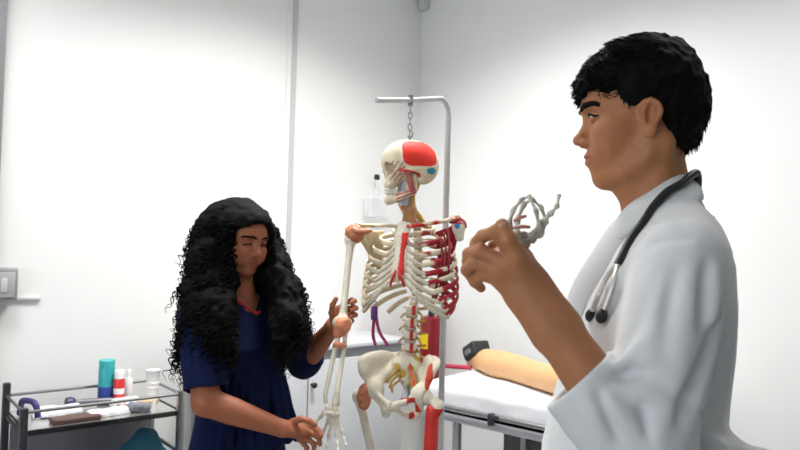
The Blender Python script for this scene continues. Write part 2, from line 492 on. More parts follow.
# ------------------------------------------------------------------ steel trolley on the left
FL = at(24, 411, 2.42); FR = at(181, 393.5, 2.78)
TZ = (FL[2] + FR[2]) / 2; FL[2] = FR[2] = TZ
TX = unit(FR - FL); TN = V(-TX[1], TX[0], 0); TW = np.linalg.norm(FR - FL); TD = .33
def tp(x, y, z): return FL + TX * x + TN * y + V(0, 0, z - TZ)
TR = np.stack([TX, TN, V(0, 0, 1)], 1)
tr = empty('instrument_trolley', tp(TW / 2, TD / 2, 0), math.atan2(TX[1], TX[0])); tag(tr, 'steel two-tier trolley with rails standing against the white wall', 'trolley')
tray_z = TZ - .075
for (x, y, m) in ((0, 0, m_darksteel), (TW, 0, m_steel), (0, TD, m_darksteel), (TW, TD, m_steel)):
    top = TZ + (.012 if y == 0 else .045 if x == 0 else .0)
    p = MB().box(tp(x, y, (top + .09) / 2), (.026, .026, top - .09), TR, .004).build('post', m, tr)
    c = MB(); c.lathe(tp(x, y, .04) - TX * .012, [(.038, 0), (.04, .006), (.04, .018), (.038, .024)], 24, TX); c.box(tp(x, y, .075), (.036, .03, .03), TR, .004)
    c.build('caster', m_black, p)
t_ = MB().box(tp(TW / 2, TD / 2, tray_z), (TW - .026, TD, .012), TR).build('tray', mat('tray_steel', (.62, .60, .58), .22, .7), tr, smooth=False)
e_ = MB()
for y in (0, TD): e_.box(tp(TW / 2, y, tray_z - .004), (TW - .026, .012, .020), TR, .003)
for x in (0, TW): e_.box(tp(x, TD / 2, tray_z - .004), (.012, TD - .026, .020), TR, .003)
e_.build('tray_edge', mat('tray_edge_steel', (.05, .05, .05), .3, .9), tr)
for y in (0, TD): MB().tube([tp(.0, y, TZ - .004), tp(TW, y, TZ - .004)], .006, 12).build('rail', mat('rail_steel', (.17, .17, .175), .4, .7), tr)
for x in (0, TW): MB().tube([tp(x, 0, TZ - .004), tp(x, TD, TZ - .004)], .006, 12).build('rail', m_steel, tr)
sz = TZ - .185 - .03
sh_z = at(130, 438, 2.66)[2] - .01
MB().box(tp(TW / 2, TD / 2, .42), (TW - .02, TD, .012), TR).build('shelf', m_steel, tr, smooth=False)
b1_ = tp(TW * .40, 0, 0)
MB().tube([tp(0, 0, TZ - .235), tp(TW, 0, TZ - .235)], .008, 12).build('lower_rail', m_darksteel, tr)
for x in (0, TW): MB().tube([tp(x, 0, TZ - .235), tp(x, TD, TZ - .235)], .008, 12).build('lower_rail', m_steel, tr)
MB().box(tp(TW / 2, TD - .012, TZ - .30), (TW - .03, .006, .36), TR).build('back_panel', mat('panel_grey', (.22, .22, .24), .45, .3), tr, smooth=False)

# things on the trolley: place by a point on the tray seen at (px, py)
TT = tray_z + .006
def on_tray(px, py): return at_z(px, py, TT)
def tray_clamp(p, r):
    d = p - FL; x = min(max(d.dot(TX), r + .02), TW - r - .02); y = min(max(d.dot(TN), r + .012), TD - r - .012)
    return tp(x, y, TT)
def tray_at(px, y):
    p = tp(0, y, TT); py = 395.0
    for _ in range(6):
        q = hit(px, py, p, TN); py += (q[2] - TT) * FPX / q[1]
    return tp((q - FL).dot(TX), y, TT)
def scale_at(p): return FPX / p[1]
def lathe_thing(name, label, cat, p, parts, group=None, n=32):
    """parts: (part name, profile, material); the first is the body"""
    e = empty(name, p); tag(e, label, cat, group)
    for nm, pr, m in parts: MB().lathe(p, pr, n).build(nm, m, e)
    return e
bt = tray_at(105.5, TD * .83)
print('TROLLEY', TW, TD, TZ, 'bottle', (bt - FL).dot(TX), (bt - FL).dot(TN), bt)
m_teal = mat('teal_plastic', (.03, .33, .36), .35); m_tealtop = mat('teal_plastic_pale', (.05, .42, .44), .35); m_blue = mat('navy_label', (.02, .06, .30), .4)
def bh(p, px, pytop): return at(px, pytop, p[1])[2] - p[2]
h = bh(bt, 105.5, 359.5); rr = 7.6 / scale_at(bt)
ds_ = lathe_thing('disinfectant_bottle', 'tall teal bottle with a navy base band on the trolley', 'bottle', bt,
    [('bottle_body', [(rr * .95, .0), (rr, .006), (rr, h * .80), (rr * .96, h * .82)], m_teal), ('base_band', [(rr * 1.0, .004), (rr * 1.03, .006), (rr * 1.03, h * .40), (rr, h * .405)], m_blue),
     ('cap', [(rr * .97, h * .82), (rr * .98, h * .83), (rr * .98, h * .985), (rr * .9, h)], m_tealtop)])
rt = tray_at(118.5, TD * .70); h = bh(rt, 118.5, 370); rr = 5.2 / scale_at(rt)
m_redl = mat('red_label', (.62, .035, .03), .4); m_wp = mat('white_plastic', (.78, .78, .77), .4)
lathe_thing('supplement_jar', 'short jar with red label and white cap next to the teal bottle', 'jar', rt,
    [('jar_body', [(rr * .95, 0), (rr, .004), (rr, h * .72), (rr * .9, h * .76)], m_redl), ('label_band', [(rr, h * .32), (rr * 1.02, h * .33), (rr * 1.02, h * .47), (rr, h * .48)], m_wp),
     ('cap', [(rr * .92, h * .76), (rr * .92, h * .98), (rr * .85, h)], m_wp)])
wt = tray_at(127.8, TD * .85); h = bh(wt, 127.5, 369.5); rr = 4.2 / scale_at(wt)
lathe_thing('white_bottle', 'slim white bottle between the red jar and the paper cups', 'bottle', wt,
    [('bottle_body', [(rr * .95, 0), (rr, .004), (rr, h * .66), (rr * .5, h * .78)], m_wp), ('cap', [(rr * .52, h * .76), (rr * .52, h * .98), (rr * .45, h)], mat('cap_white', (.85, .85, .84), .4))])
ct = tray_at(152, TD * .62); h = bh(ct, 152, 369.5); rr = 6.0 / scale_at(ct)
lathe_thing('paper_cups', 'column of nested white paper cups near the right trolley post', 'paper cup', ct,
    [('cup_stack', [(rr * .82, 0), (rr, h * .45), (rr * 1.06, h * .46), (rr * .98, h * .48), (rr * 1.05, h * .60), (rr * 1.1, h * .61), (rr * 1.02, h * .63), (rr * 1.12, h * .97), (rr * 1.16, h * .98), (rr * 1.14, h), (rr * 1.05, h)], m_wp)])
br = tray_at(122, TD * .36); rr = 5 / scale_at(br)
m_amb = mat('amber_glass', (.30, .10, .03), .2)
lathe_thing('amber_vial', 'squat amber vial in front of the red labelled jar', 'vial', br, [('vial_body', [(rr * .9, 0), (rr, .003), (rr, .022), (rr * .7, .027)], m_amb), ('cap', [(rr * .72, .027), (rr * .72, .036), (rr * .6, .038)], m_wp)])
br = tray_at(140, TD * .30); rr = 5.5 / scale_at(br)
lathe_thing('orange_pot', 'small orange pot near the front rail of the trolley', 'pot', br, [('pot_body', [(rr * .8, 0), (rr, .003), (rr, .018), (rr * 1.04, .019), (rr * 1.04, .026), (rr, .027)], mat('orange_plastic', (.55, .20, .06), .4))])
# tan folded gauze strip behind
def soft_pack(name, label, cat, c, size, rot, m, lump=.004, seed=0):
    R2 = TR @ rotz(rot)
    F = Field(); F.u(rbox(c + V(0, 0, size[2] / 2), (size[0] / 2, size[1] / 2, size[2] / 2), min(size[2] * .45, .02), R2), 0)
    F.disp = lambda p: lump * vnoise(p * 28 + seed) + lump * .5 * vnoise(p * 70 + seed); F.dmax = lump * 1.5
    q = max(size) * .75 + .02
    P, Q = sdf_mesh(F, c - q, c + V(q, q, size[2] + .03), .004)
    P[:, 2] = np.maximum(P[:, 2], c[2] + .0005)
    o = link_mesh(name, np_mesh(name, P, Q), m); tag(o, label, cat); return o
gz = tray_clamp(on_tray(142, 391), .05)
soft_pack('gauze_roll', 'flat tan gauze pad between the bottles and paper cups', 'gauze pad', tp((gz - FL).dot(TX), TD * .62, TT), (.10, .05, .014), .1, mat('tan_gauze', (.62, .45, .26), .9), .002, 1)
m_pk = mat('white_wrap', (.80, .80, .84), .35, bump=.4, bscale=60)
soft_pack('paper_packet', 'crumpled white paper packet at the left end of the trolley', 'packet', tp(.150, TD * .56, TT), (.17, .12, .028), -.2, m_pk, .007, 3)
soft_pack('dressing_packet', 'small crumpled white packet just left of the teal bottle', 'packet', tp(.405, TD * .55, TT), (.09, .09, .035), .4, m_pk, .008, 5)
soft_pack('cotton_pack', 'white cotton pack lying behind the middle front rail', 'cotton pack', tp(.31, TD * .24, TT), (.15, .07, .022), .1, m_pk, .006, 8)
soft_pack('leather_pouch', 'flat brown leather pouch at the front of the trolley', 'pouch', tp(.185, TD * .17, TT), (.17, .075, .018), .05, mat('brown_leather', (.11, .055, .045), .55), .002, 9)
soft_pack('cloth_bundle', 'grey cloth bundle in front of the white packets', 'cloth', tp(.425, TD * .2, TT), (.085, .06, .032), -.3, mat('grey_cloth', (.20, .20, .23), .9), .007, 12)
# otoscope-like instrument: dark blue head with a grey handle
ins = empty('diagnostic_scope', tp(.25, TD * .8, TT)); tag(ins, 'dark handheld scope with grey handle lying near the back rail', 'scope')
a_ = tp(.215, TD * .78, TT + .024); b_ = tp(.375, TD * .72, TT + .018)
MB().lathe(a_ - TX * .02, [(.012, 0), (.022, .004), (.024, .02), (.018, .036), (.012, .04)], 24, TX).build('scope_head', mat('scope_navy', (.04, .04, .10), .35), ins)
MB().tube([a_ + TX * .02, a_ + (b_ - a_) * .3, b_], [.009, .013, .013], 16).build('scope_handle', mat('scope_grey', (.20, .20, .22), .35, .5), ins)
# blue cable bundle over the left end
cb = MB(); c0 = tp(.0, TD * .35, TZ)
pts = [tp(-.005, TD * .62, TT + .07), tp(.03, TD * .45, TT + .085), tp(.05, TD * .25, TT + .085), tp(.02, TD * .1, TT + .095)]
o = cb.tube(spline([tp(.03, TD * .7, TT + .012), tp(.022, TD * .5, TT + .06), tp(.02, TD * .35, TZ + .014), tp(.045, TD * .18, TZ + .012), tp(.055, TD * .13, TT + .03)], 10), .011, 12).build('rubber_strap', mat('blue_rubber', (.035, .03, .14), .5))
tag(o, 'dark blue rubber strap draped over the left end rail', 'strap')
# teal bag on the lower shelf
F = Field(); bc = tp(TW * .80, TD * .40, .426)
F.u(ell(bc + V(0, 0, .10), (.10, .085, .13), TR), 0).u(ell(bc + V(0, 0, .17) + TX * .02, (.07, .06, .105), TR), .05).i(plane(bc + V(0, 0, .001), (0, 0, -1)), .004)
F.disp = lambda p: .012 * vnoise(p * 16) + .006 * vnoise(p * 40); F.dmax = .02
o = sdf_obj('cloth_bag', F, bc + V(-.16, -.16, -.01), bc + V(.18, .18, .42), .006, mat('teal_cloth', (.015, .10, .16), .8, bump=.3, bscale=90))
tag(o, 'teal cloth bag on the lower shelf of the trolley', 'bag')

# ------------------------------------------------------------------ examination couch along the right wall
B0 = at(445, 414.5, 2.96); B1 = at(549, 435, 2.64); BZ = (B0[2] + B1[2]) / 2; B0[2] = B1[2] = BZ
BX = unit(B1 - B0); BN = V(-BX[1], BX[0], 0)      # along the couch towards the viewer, and away from it to the wall
BR = np.stack([BX, BN, V(0, 0, 1)], 1); BW = .66; BL0, BL1 = -.13, .88
def bpnt(x, y, z): return B0 + BX * x + BN * y + V(0, 0, z - BZ)
bed = empty('examination_couch', bpnt(.7, BW / 2, 0), math.atan2(BX[1], BX[0])); tag(bed, 'white padded examination couch with silver side rail by the wall', 'couch')
F = Field(); F.u(rbox(bpnt((BL0 + BL1) / 2, BW / 2 + .005, BZ + .065), ((BL1 - BL0) / 2, BW / 2, .06), .035, BR), 0)
F.disp = lambda p: .003 * vnoise(p * 6) + .0016 * vnoise(p * V(18, 18, 30)); F.dmax = .006
sdf_obj('mattress', F, bpnt(.7, BW / 2, BZ) - V(1.2, 1.2, .03), bpnt(.7, BW / 2, BZ) + V(1.2, 1.2, .2), .012, mat('white_sheet', (.80, .81, .84), .7, bump=.2, bscale=40), bed)
BT = BZ + .127
MB().box(bpnt((BL0 + BL1) / 2, .0, BZ - .012), (BL1 - BL0, .03, .028), BR, .006).box(bpnt((BL0 + BL1) / 2, BW, BZ - .012), (BL1 - BL0, .03, .028), BR, .006).box(bpnt(BL0, BW / 2, BZ - .012), (.03, BW, .028), BR, .006).box(bpnt(BL1, BW / 2, BZ - .012), (.03, BW, .028), BR, .006).build('bed_frame', mat('bed_silver', (.55, .56, .58), .3, .6), bed)
MB().tube([bpnt(BL0, -.022, BZ + .035), bpnt(BL1, -.022, BZ + .035)], .009, 14).build('side_rail', m_steel, bed)
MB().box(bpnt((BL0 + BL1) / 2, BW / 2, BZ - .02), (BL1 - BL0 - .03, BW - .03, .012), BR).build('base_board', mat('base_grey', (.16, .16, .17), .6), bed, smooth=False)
cpz = at(492, 413, B0[1] - .14)
cl = (hit(492, 412, B0 - BN * .022, BN) - B0).dot(BX)
MB().box(bpnt(cl, -.026, BZ + .024), (.022, .03, .05), BR, .005).box(bpnt(cl + .018, -.03, BZ + .036), (.04, .02, .016), BR, .004).build('rail_clamp', m_darksteel, bed)
leg_m = mat('leg_grey', (.42, .42, .43), .4, .5)
lx = [(hit(457, 430, B0 + BN * .03, BN) - B0).dot(BX), (hit(517, 440, B0 + BN * .10, BN) - B0).dot(BX)]
for x, y in ((lx[0], .03), (lx[0], BW - .05), (BL1 - .06, .03), (BL1 - .06, BW - .05)):
    MB().box(bpnt(x, y, (BZ - .026) / 2), (.03, .03, BZ - .026), BR, .004).build('leg', leg_m, bed)
xb = (hit(549, 420, B0 - BN * .03, BN) - B0).dot(BX)
MB().box(bpnt(xb, -.028, BZ - .03), (.018, .022, .15), BR, .004).build('rail_bracket', m_black, bed)
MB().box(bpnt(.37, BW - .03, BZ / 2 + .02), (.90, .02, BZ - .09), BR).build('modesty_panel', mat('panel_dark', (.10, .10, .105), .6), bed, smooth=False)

# training limb lying on the couch
tlb = empty('training_limb', bpnt(.3, .3, BT)); tag(tlb, 'flesh-coloured training limb with a black end lying on the couch', 'training limb')
def bed_pt(px, py, z): return at_z(px, py, z)
ea = hit(476, 352, bpnt(0, .40, 0), BN); ea = bpnt((ea - B0).dot(BX), .40, BT + .062)
ax_ = unit(BX * 1.0 + BN * (-.42)); ab = ax_
F = Field()
P_ = [ea - ax_ * .03, ea + ax_ * .10, ea + ax_ * .30, ea + ax_ * .50, ea + ax_ * .72]
F.u(poly([p - V(0, 0, .062 - r_) for p, r_ in zip(P_, (.030, .056, .060, .055, .062))], (.030, .056, .060, .055, .062)), 0)
F.u(ell(ea + ax_ * .20 - V(0, 0, .01), (.09, .055, .05), BR), .04)
m_flesh = mat('limb_vinyl', (.66, .38, .18), .45, noise=.05, nscale=14)
sdf_obj('limb_body', F, ea - V(.15, .9, .10), ea + V(.85, .3, .12), .006, m_flesh, tlb)
cf = frame(unit(ax_ + V(0, 0, .55))); cc = ea + ax_ * .005 + V(0, 0, .028)
F = Field(); F.u(rbox(cc, (.052, .050, .036), .012, cf), 0).u(ell(cc - cf[:, 0] * .045, (.03, .042, .028), cf), .02)
sdf_obj('end_cap', F, cc - .15, cc + .15, .004, mat('cap_black', (.015, .016, .018), .35), tlb)
mb = MB(); nrm = -cf[:, 1]
for i, (a, b, wdt, hh) in enumerate(((-.024, -.002, .004, .022), (-.010, .007, .012, .004), (-.010, -.002, .004, .022), (.006, -.002, .004, .022), (.018, -.002, .004, .022), (.012, -.010, .010, .004))):
    mb.box(cc + cf[:, 0] * a + nrm * .0505 + cf[:, 2] * b, (wdt, .002, hh), cf)
mb.build('printed_mark', mat('print_white', (.35, .35, .36), .5), tlb, smooth=False)
tb0 = ea - V(0, 0, .02) - BN * .05 + ax_ * .04
o = MB().tube(spline([bpnt((ea - B0).dot(BX) - .25, .30, BT + .012), bpnt((ea - B0).dot(BX) - .10, .31, BT + .012), ea - BN * .06 + ax_ * .02 - V(0, 0, .045)]), .011, 12).build('drain_tube', mat('tube_red', (.42, .03, .07), .4), tlb)

# ------------------------------------------------------------------ ceiling light panels
m_lamp = mat('lamp_glow', (1, 1, 1), .5, emit=((1, .985, .96), 3.0))
for i, (a, b) in enumerate(((1.25, 1.25), (2.7, 1.0), (1.0, 2.7))):
    e = empty('ceiling_light', mid(a, b) + V(0, 0, HC)); tag(e, ['square white ceiling light panel nearest the corner', 'square white ceiling light panel near the trolley wall', 'square white ceiling light panel above the couch', 'square white ceiling light panel farthest from the corner'][i], 'ceiling light')
    MB().box(mid(a, b) + V(0, 0, HC - .02), (.66, .66, .04), RM, .004).build('light_housing', m_white, e, smooth=False)
    MB().box(mid(a, b) + V(0, 0, HC - .043), (.60, .60, .006), RM).build('diffuser', m_lamp, e, smooth=False)
    la = bpy.data.lights.new('panel_light', 'AREA'); la.shape = 'SQUARE'; la.size = .58; la.energy = (43, 19, 8)[i]; la.spread = math.radians(140); la.color = (1, .985, .96)
    lo_ = bpy.data.objects.new('panel_light', la); COL.objects.link(lo_); lo_.location = tuple(mid(a, b) + V(0, 0, HC - .055)); lo_.rotation_euler = (0, 0, YAW)

# ------------------------------------------------------------------ daylight
w = bpy.data.worlds.new('World'); SC.world = w; w.use_nodes = True
w.node_tree.nodes['Background'].inputs[0].default_value = (.85, .93, 1, 1); w.node_tree.nodes['Background'].inputs[1].default_value = 5.0
cam = bpy.data.cameras.new('Camera'); co = bpy.data.objects.new('Camera', cam); COL.objects.link(co)
cam.sensor_width = 36; cam.lens = FPX / 800 * 36; cam.clip_start = .02
Mc = Matrix.Identity(4)
for i in range(3): Mc[i][0] = _r[i]; Mc[i][1] = _u[i]; Mc[i][2] = -_f[i]; Mc[i][3] = CAM[i]
co.matrix_world = Mc; SC.camera = co
SC.view_settings.view_transform = 'Standard'; SC.view_settings.look = 'None'; SC.view_settings.gamma = 1; SC.view_settings.use_curve_mapping = False
SC.view_settings.exposure = 0.0
SC.cycles.use_denoising = True; SC.cycles.sample_clamp_indirect = 8
cam.dof.use_dof = True; cam.dof.focus_distance = 1.45; cam.dof.aperture_fstop = 7.0
# ------------------------------------------------------------------ anatomical skeleton on its stand
SY = 2.15
SYAW = math.radians(23)
SF = V(-math.sin(SYAW), -math.cos(SYAW), 0); SL = V(math.cos(SYAW), -math.sin(SYAW), 0)
SR = np.stack([SF, SL, V(0, 0, 1)], 1)
def sz_(py, px=407): return at(px, py, SY)[2]
SX = at(407, 270, SY)[0]
SO = V(SX, SY, 0)
def sp(F, L, U): return SO + SF * F + SL * L + V(0, 0, U)
sk = empty('anatomical_skeleton', V(SX, SY, 0)); tag(sk, 'life-size anatomical skeleton model with red painted muscles hanging on the white stand', 'skeleton')
BONE = V(.70, .60, .42); CREAM = V(.74, .68, .54); PRED = V(.52, .03, .025); DRED = V(.30, .012, .02); LIG = V(.50, .17, .075); YEL = V(.62, .38, .05); PBLUE = V(.05, .17, .42)
m_bone = mat('bone_vinyl', tuple(BONE), .6, spec=.3, attr=True, noise=.10, nscale=35)
m_lig = mat('ligament_vinyl', tuple(LIG), .45, noise=.18, nscale=60)
m_yel = mat('nerve_yellow', tuple(YEL), .45); m_art = mat('artery_red', (.55, .02, .02), .4); m_vein = mat('vein_blue', (.06, .16, .42), .4)
m_carti = mat('cartilage', (.66, .60, .46), .45, noise=.1, nscale=40)
def tint_noise(P, base, amt=.12, sc=40):
    n = vnoise(P * sc) * .5 + vnoise(P * sc * 2.7) * .5
    return np.clip(base * (1 + amt * n)[:, None], 0, 1)
def mixc(base, mask, c): 
    m = np.clip(mask, 0, 1)[:, None]; return base * (1 - m) + np.asarray(c) * m
def place(name, me, M3, o, parent, m=None, sc=1.0):
    ob = bpy.data.objects.new(name, me); COL.objects.link(ob)
    if m is not None and not me.materials: me.materials.append(m)
    M = Matrix.Identity(4); A = np.asarray(M3) * (np.asarray(sc) if not np.isscalar(sc) else sc)
    for i in range(3):
        for j in range(3): M[i][j] = A[i][j]
        M[i][3] = o[i]
    ob.parent = parent; ob.matrix_parent_inverse = world_of(parent).inverted(); ob.matrix_basis = M
    return ob
def tube_mesh_np(pts, rs, n=10, flat_ax=None, flat=1.0):
    P = np.array(pts); m = len(P); T = np.gradient(P, axis=0); T /= np.linalg.norm(T, axis=1)[:, None]
    rs = np.full(m, rs) if np.isscalar(rs) else np.asarray(rs)
    nrm = np.cross(T[0], V(.3, .2, 1)); nrm = unit(nrm); vs = []
    for i in range(m):
        nrm = unit(nrm - T[i] * nrm.dot(T[i])); bn = np.cross(T[i], nrm); a = np.arange(n) * 2 * PI / n
        o = rs[i] * (np.cos(a)[:, None] * nrm + np.sin(a)[:, None] * bn)
        if flat_ax is not None:
            fa = unit(flat_ax[i] if np.ndim(flat_ax) == 2 else flat_ax); o = o - np.outer(o @ fa, fa) * (1 - flat)
        vs.append(P[i] + o)
    vs = np.concatenate(vs); q = []
    for i in range(m - 1):
        for k in range(n): q.append((i * n + k, i * n + (k + 1) % n, (i + 1) * n + (k + 1) % n, (i + 1) * n + k))
    c0 = len(vs); vs = np.concatenate([vs, P[:1], P[-1:]])
    for k in range(n): q.append((c0, (k + 1) % n, k, k)); q.append((c0 + 1, (m - 1) * n + k, (m - 1) * n + (k + 1) % n, (m - 1) * n + (k + 1) % n))
    return vs, q
def tube_obj(name, pts, rs, m, parent, n=10, tint=None, flat_ax=None, flat=1.0):
    mb = MB(); vs, q = tube_mesh_np(pts, rs, n, flat_ax, flat)
    me = bpy.data.meshes.new(name); me.from_pydata([tuple(v) for v in vs], [], [tuple(dict.fromkeys(f)) for f in q])
    me.polygons.foreach_set('use_smooth', [True] * len(me.polygons))
    if tint is not None:
        a = me.color_attributes.new('tint', 'FLOAT_COLOR', 'POINT'); c = np.ones((len(vs), 4), np.float32); c[:, :3] = tint(vs); a.data.foreach_set('color', c.ravel())
    me.update()
    return link_mesh(name, me, m, parent)

# --- skull, turned to its right so the painted left side shows
KO = at(409, 163, SY - .01); kr = math.radians(15)
KF = unit(V(-math.cos(kr), -math.sin(kr), -.03)); KR = frame(KF)      # x front, y left, z up
F = Field()
F.u(ell((-.008, 0, .002), (.084, .070, .070)), 0).u(ell((.028, 0, .004), (.056, .058, .056)), .03)
F.u(ell((-.045, 0, -.018), (.042, .058, .045)), .03)
F.u(cap((.068, -.030, -.004), (.068, .030, -.004), .010), .015)                     # brow ridge
F.u(ell((.052, 0, -.045), (.024, .036, .035)), .02)                               # maxilla
F.u(cap((.066, .004, -.012), (.080, 0, -.028), .006), .01)                         # nasal bone
F.u(cap((.062, -.022, -.070), (.062, .022, -.070), .013, .013), .012)
for s in (1, -1):
    F.u(poly([(.052, s * .040, -.028), (.035, s * .058, -.034), (.005, s * .066, -.030), (-.018, s * .062, -.026)], (.012, .008, .0055, .006)), .010)
    F.u(cap((.056, s * .044, -.004), (.050, s * .046, -.030), .008), .01)
    F.u(cap((-.028, s * .052, -.035), (-.022, s * .050, -.060), .014, .008), .012)      # mastoid
    F.s(ell((.066, s * .030, -.021), (.030, .020, .0175)), .004)
    F.s(ell((.022, s * .052, -.028), (.022, .008, .02)), .008)
F.s(ell((.084, 0, -.046), (.016, .011, .016)), .004)
F.s(ell((-.01, 0, -.085), (.035, .03, .022)), .02)
def skull_tint(P):
    c = tint_noise(P, BONE * 1.02, .16, 45)
    e = ((P[:, 0] + .020) / .058) ** 4 + ((P[:, 2] - .024) / .041) ** 4
    c = mixc(c, ((e < 1) & (P[:, 1] > .015)), V(.80, .035, .02))
    c = mixc(c, (e >= 1) & (e < 1.35) & (P[:, 1] > .015), CREAM * 1.1)
    c = mixc(c, (((P[:, 0] + .056) / .018) ** 2 + ((P[:, 2] + .030) / .010) ** 2 < 1) & (P[:, 1] > .0), V(.05, .28, .36))
    c = mixc(c, (np.abs(P[:, 2] + .040 - .25 * P[:, 0]) < .006) & (P[:, 0] > -.02) & (P[:, 0] < .05) & (P[:, 1] > .03), PRED)
    c = mixc(c, (np.sin(P[:, 0] * 420 + P[:, 2] * 260) > .55) & (P[:, 0] > .03) & (P[:, 2] < -.002) & (P[:, 2] > -.06) & (P[:, 1] > .02), V(.42, .16, .12))
    return c
P, Q = sdf_mesh(F, (-.11, -.09, -.10), (.10, .09, .09), .0026)
skull = link_mesh('skull', np_mesh('skull', KO + P @ KR.T, Q, True, skull_tint(P)), m_bone, sk)
F = Field()
for s in (1, -1):
    F.u(poly([(-.004, s * .050, -.040), (.0, s * .050, -.088), (.030, s * .040, -.110), (.064, s * .010, -.122)], (.007, .009, .009, .011)), .008)
    F.u(flatcap((.006, s * .049, -.048), (.008, s * .049, -.088), .016, .018, (0, 1, 0), .35), .006)
F.u(cap((.066, -.012, -.118), (.066, .012, -.118), .0115), .01)
F.u(poly([(.030, -.034, -.099), (.058, -.018, -.102), (.066, 0, -.102), (.058, .018, -.102), (.030, .034, -.099)], (.007,) * 5), .008)
def jaw_tint(P):
    c = tint_noise(P, BONE, .16, 45)
    return mixc(c, (np.sin((P[:, 2] + P[:, 0] * .35) * 560) > .1) & (P[:, 0] < .052) & (P[:, 2] < -.085) & (P[:, 1] > .02), V(.50, .05, .06))
P, Q = sdf_mesh(F, (-.04, -.08, -.15), (.09, .08, -.02), .0026)
jaw = link_mesh('mandible', np_mesh('mandible', KO + P @ KR.T, Q, True, jaw_tint(P)), m_bone, sk)
mt_ = MB()
for row, z in ((0, -.086), (1, -.094)):
    for i in range(14):
        a = math.radians(-78 + 12 * i); c = KO + KR @ V(.044 + .034 * math.cos(a) - row * .002, .031 * math.sin(a), z)
        mt_.box(c, (.007, .0062, .0095), KR @ rotz(a), .002, 1)
mt_.build('teeth', mat('tooth_white', (.80, .76, .64), .3), skull)
tube_obj('muscle_band', spline([KO + KR @ V(.022, .064, -.036), KO + KR @ V(.015, .062, -.06), KO + KR @ V(.004, .060, -.095)], 6), [.007] * 6 + [.010] * 6 + [.008], mat('muscle_vinyl', (.45, .10, .08), .45, noise=.25, nscale=90, stretch=(1, 1, .2)), skull, 10)

# --- spine: three kinds of vertebra, copied up the column
def vert_mesh(name, br, bh, tp_, sp_, spd, tint):
    F = Field()
    F.u(ell((0.004, 0, 0), (br * .80, br, bh * 2.2)), 0).i(rbox((0, 0, 0), (.08, .08, bh), .003), .003)
    F.u(tor((-br * .95, 0, 0), (0, 0, 1), br * .55, br * .20, 1.6), .004)
    for s in (1, -1): F.u(cap((-br * .9, s * br * .6, 0), (-br * 1.25, s * tp_, bh * .25), br * .22, br * .20), .005)
    F.u(flatcap((-br * 1.4, 0, 0), (-br * 1.4 - sp_, 0, -spd), br * .22, br * .24, (0, 1, 0), .5), .005)
    F.s(cap((-br * .95, 0, -.05), (-br * .95, 0, .05), br * .38), .003)
    q = max(br + .004, tp_ + .012); P, Q = sdf_mesh(F, (-br * 1.6 - sp_ - .015, -q, -bh - spd - .012), (br + .012, q, bh + .014), .0026, n=12)
    me = np_mesh(name, P, Q, True, tint(P)); me.materials.append(m_bone); return me
def lum_tint(P):
    c = tint_noise(P, CREAM, .1, 60)
    c = mixc(c, (P[:, 0] > .004) & (np.abs(P[:, 1] - .010) < .006), PRED)
    return mixc(c, (P[:, 0] < -.012) & (P[:, 1] > .020), V(.60, .30, .06))
def tho_tint(P): return tint_noise(P, CREAM, .1, 60)
def cer_tint(P):
    c = tint_noise(P, CREAM, .1, 60)
    return mixc(c, P[:, 1] > .014, V(.55, .36, .14))
me_c = vert_mesh('vertebra_neck', .0125, .0062, .026, .014, .010, cer_tint)
me_t = vert_mesh('vertebra_chest', .0150, .0095, .030, .024, .022, tho_tint)
me_l = vert_mesh('vertebra_loin', .0215, .0125, .040, .028, .006, lum_tint)
m_disc = mat('disc_pale', (.50, .44, .34), .5)
neck = [KO + KR @ V(-.012, .0, -.040) + V(.0, 0, 0), at(404, 197, SY + .01), at(406, 210, SY + .03), sp(-.070, 0, sz_(222))]
col_pts = np.array(spline(neck, 12)); dd = np.r_[0, np.cumsum(np.linalg.norm(np.diff(col_pts, axis=0), axis=1))]
def on_curve(C, D, t): return np.array([np.interp(t * D[-1], D, C[:, i]) for i in range(3)])
vpos = []
for i in range(7):
    t = (i + .5) / 7; p = on_curve(col_pts, dd, t); q = on_curve(col_pts, dd, min(t + .05, 1)); up = unit(p - q); vpos.append(('c', p, up))
tz0, tz1, lz1 = sz_(223), sz_(305), sz_(368)
for i in range(12):
    t = (i + .3) / 12; z = tz0 + (tz1 - tz0) * t; f = -.078 - .018 * math.sin(PI * t); 
    vpos.append(('t', sp(f, 0, z), unit(V(0, 0, 1) + SF * (.22 * math.cos(PI * t)) * -.3)))
for i in range(5):
    t = (i + .45) / 5; z = tz1 + (lz1 - tz1) * t; f = -.072 + .030 * math.sin(PI * (t * .8 + .1)); vpos.append(('l', sp(f, 0, z), V(0, 0, 1)))
VP = {'c': [], 't': [], 'l': []}
for k, p, up in vpos:
    fr_ = SF if k != 'c' else unit(SF * .6 + KF * .4)
    Rv = frame(fr_ - up * fr_.dot(up), up); VP[k].append((p, Rv))
    place('vertebra', {'c': me_c, 't': me_t, 'l': me_l}[k], Rv, p, sk)
allp = [p for _, p, _ in vpos]
dm = MB().lathe((0, 0, 0), [(.6, -1), (1, -.5), (1, .5), (.6, 1)], 20)
dme = bpy.data.meshes.new('disc'); dm.bm.to_mesh(dme); dm.bm.free(); dme.polygons.foreach_set('use_smooth', [True] * len(dme.polygons)); dme.materials.append(m_disc)
for i in range(len(vpos) - 1):
    p = (allp[i] + allp[i + 1]) / 2; d = unit(allp[i] - allp[i + 1]); r = {'c': .0115, 't': .014, 'l': .020}[vpos[i][0]]
    gap = np.linalg.norm(allp[i] - allp[i + 1]); hh = max(.002, gap / 2 - {'c': .0055, 't': .0088, 'l': .0118}[vpos[i][0]])
    place('disc', dme, frame(SF - d * SF.dot(d), d), p + SF * .002, sk, None, V(r * .8, r, hh)[None, :])
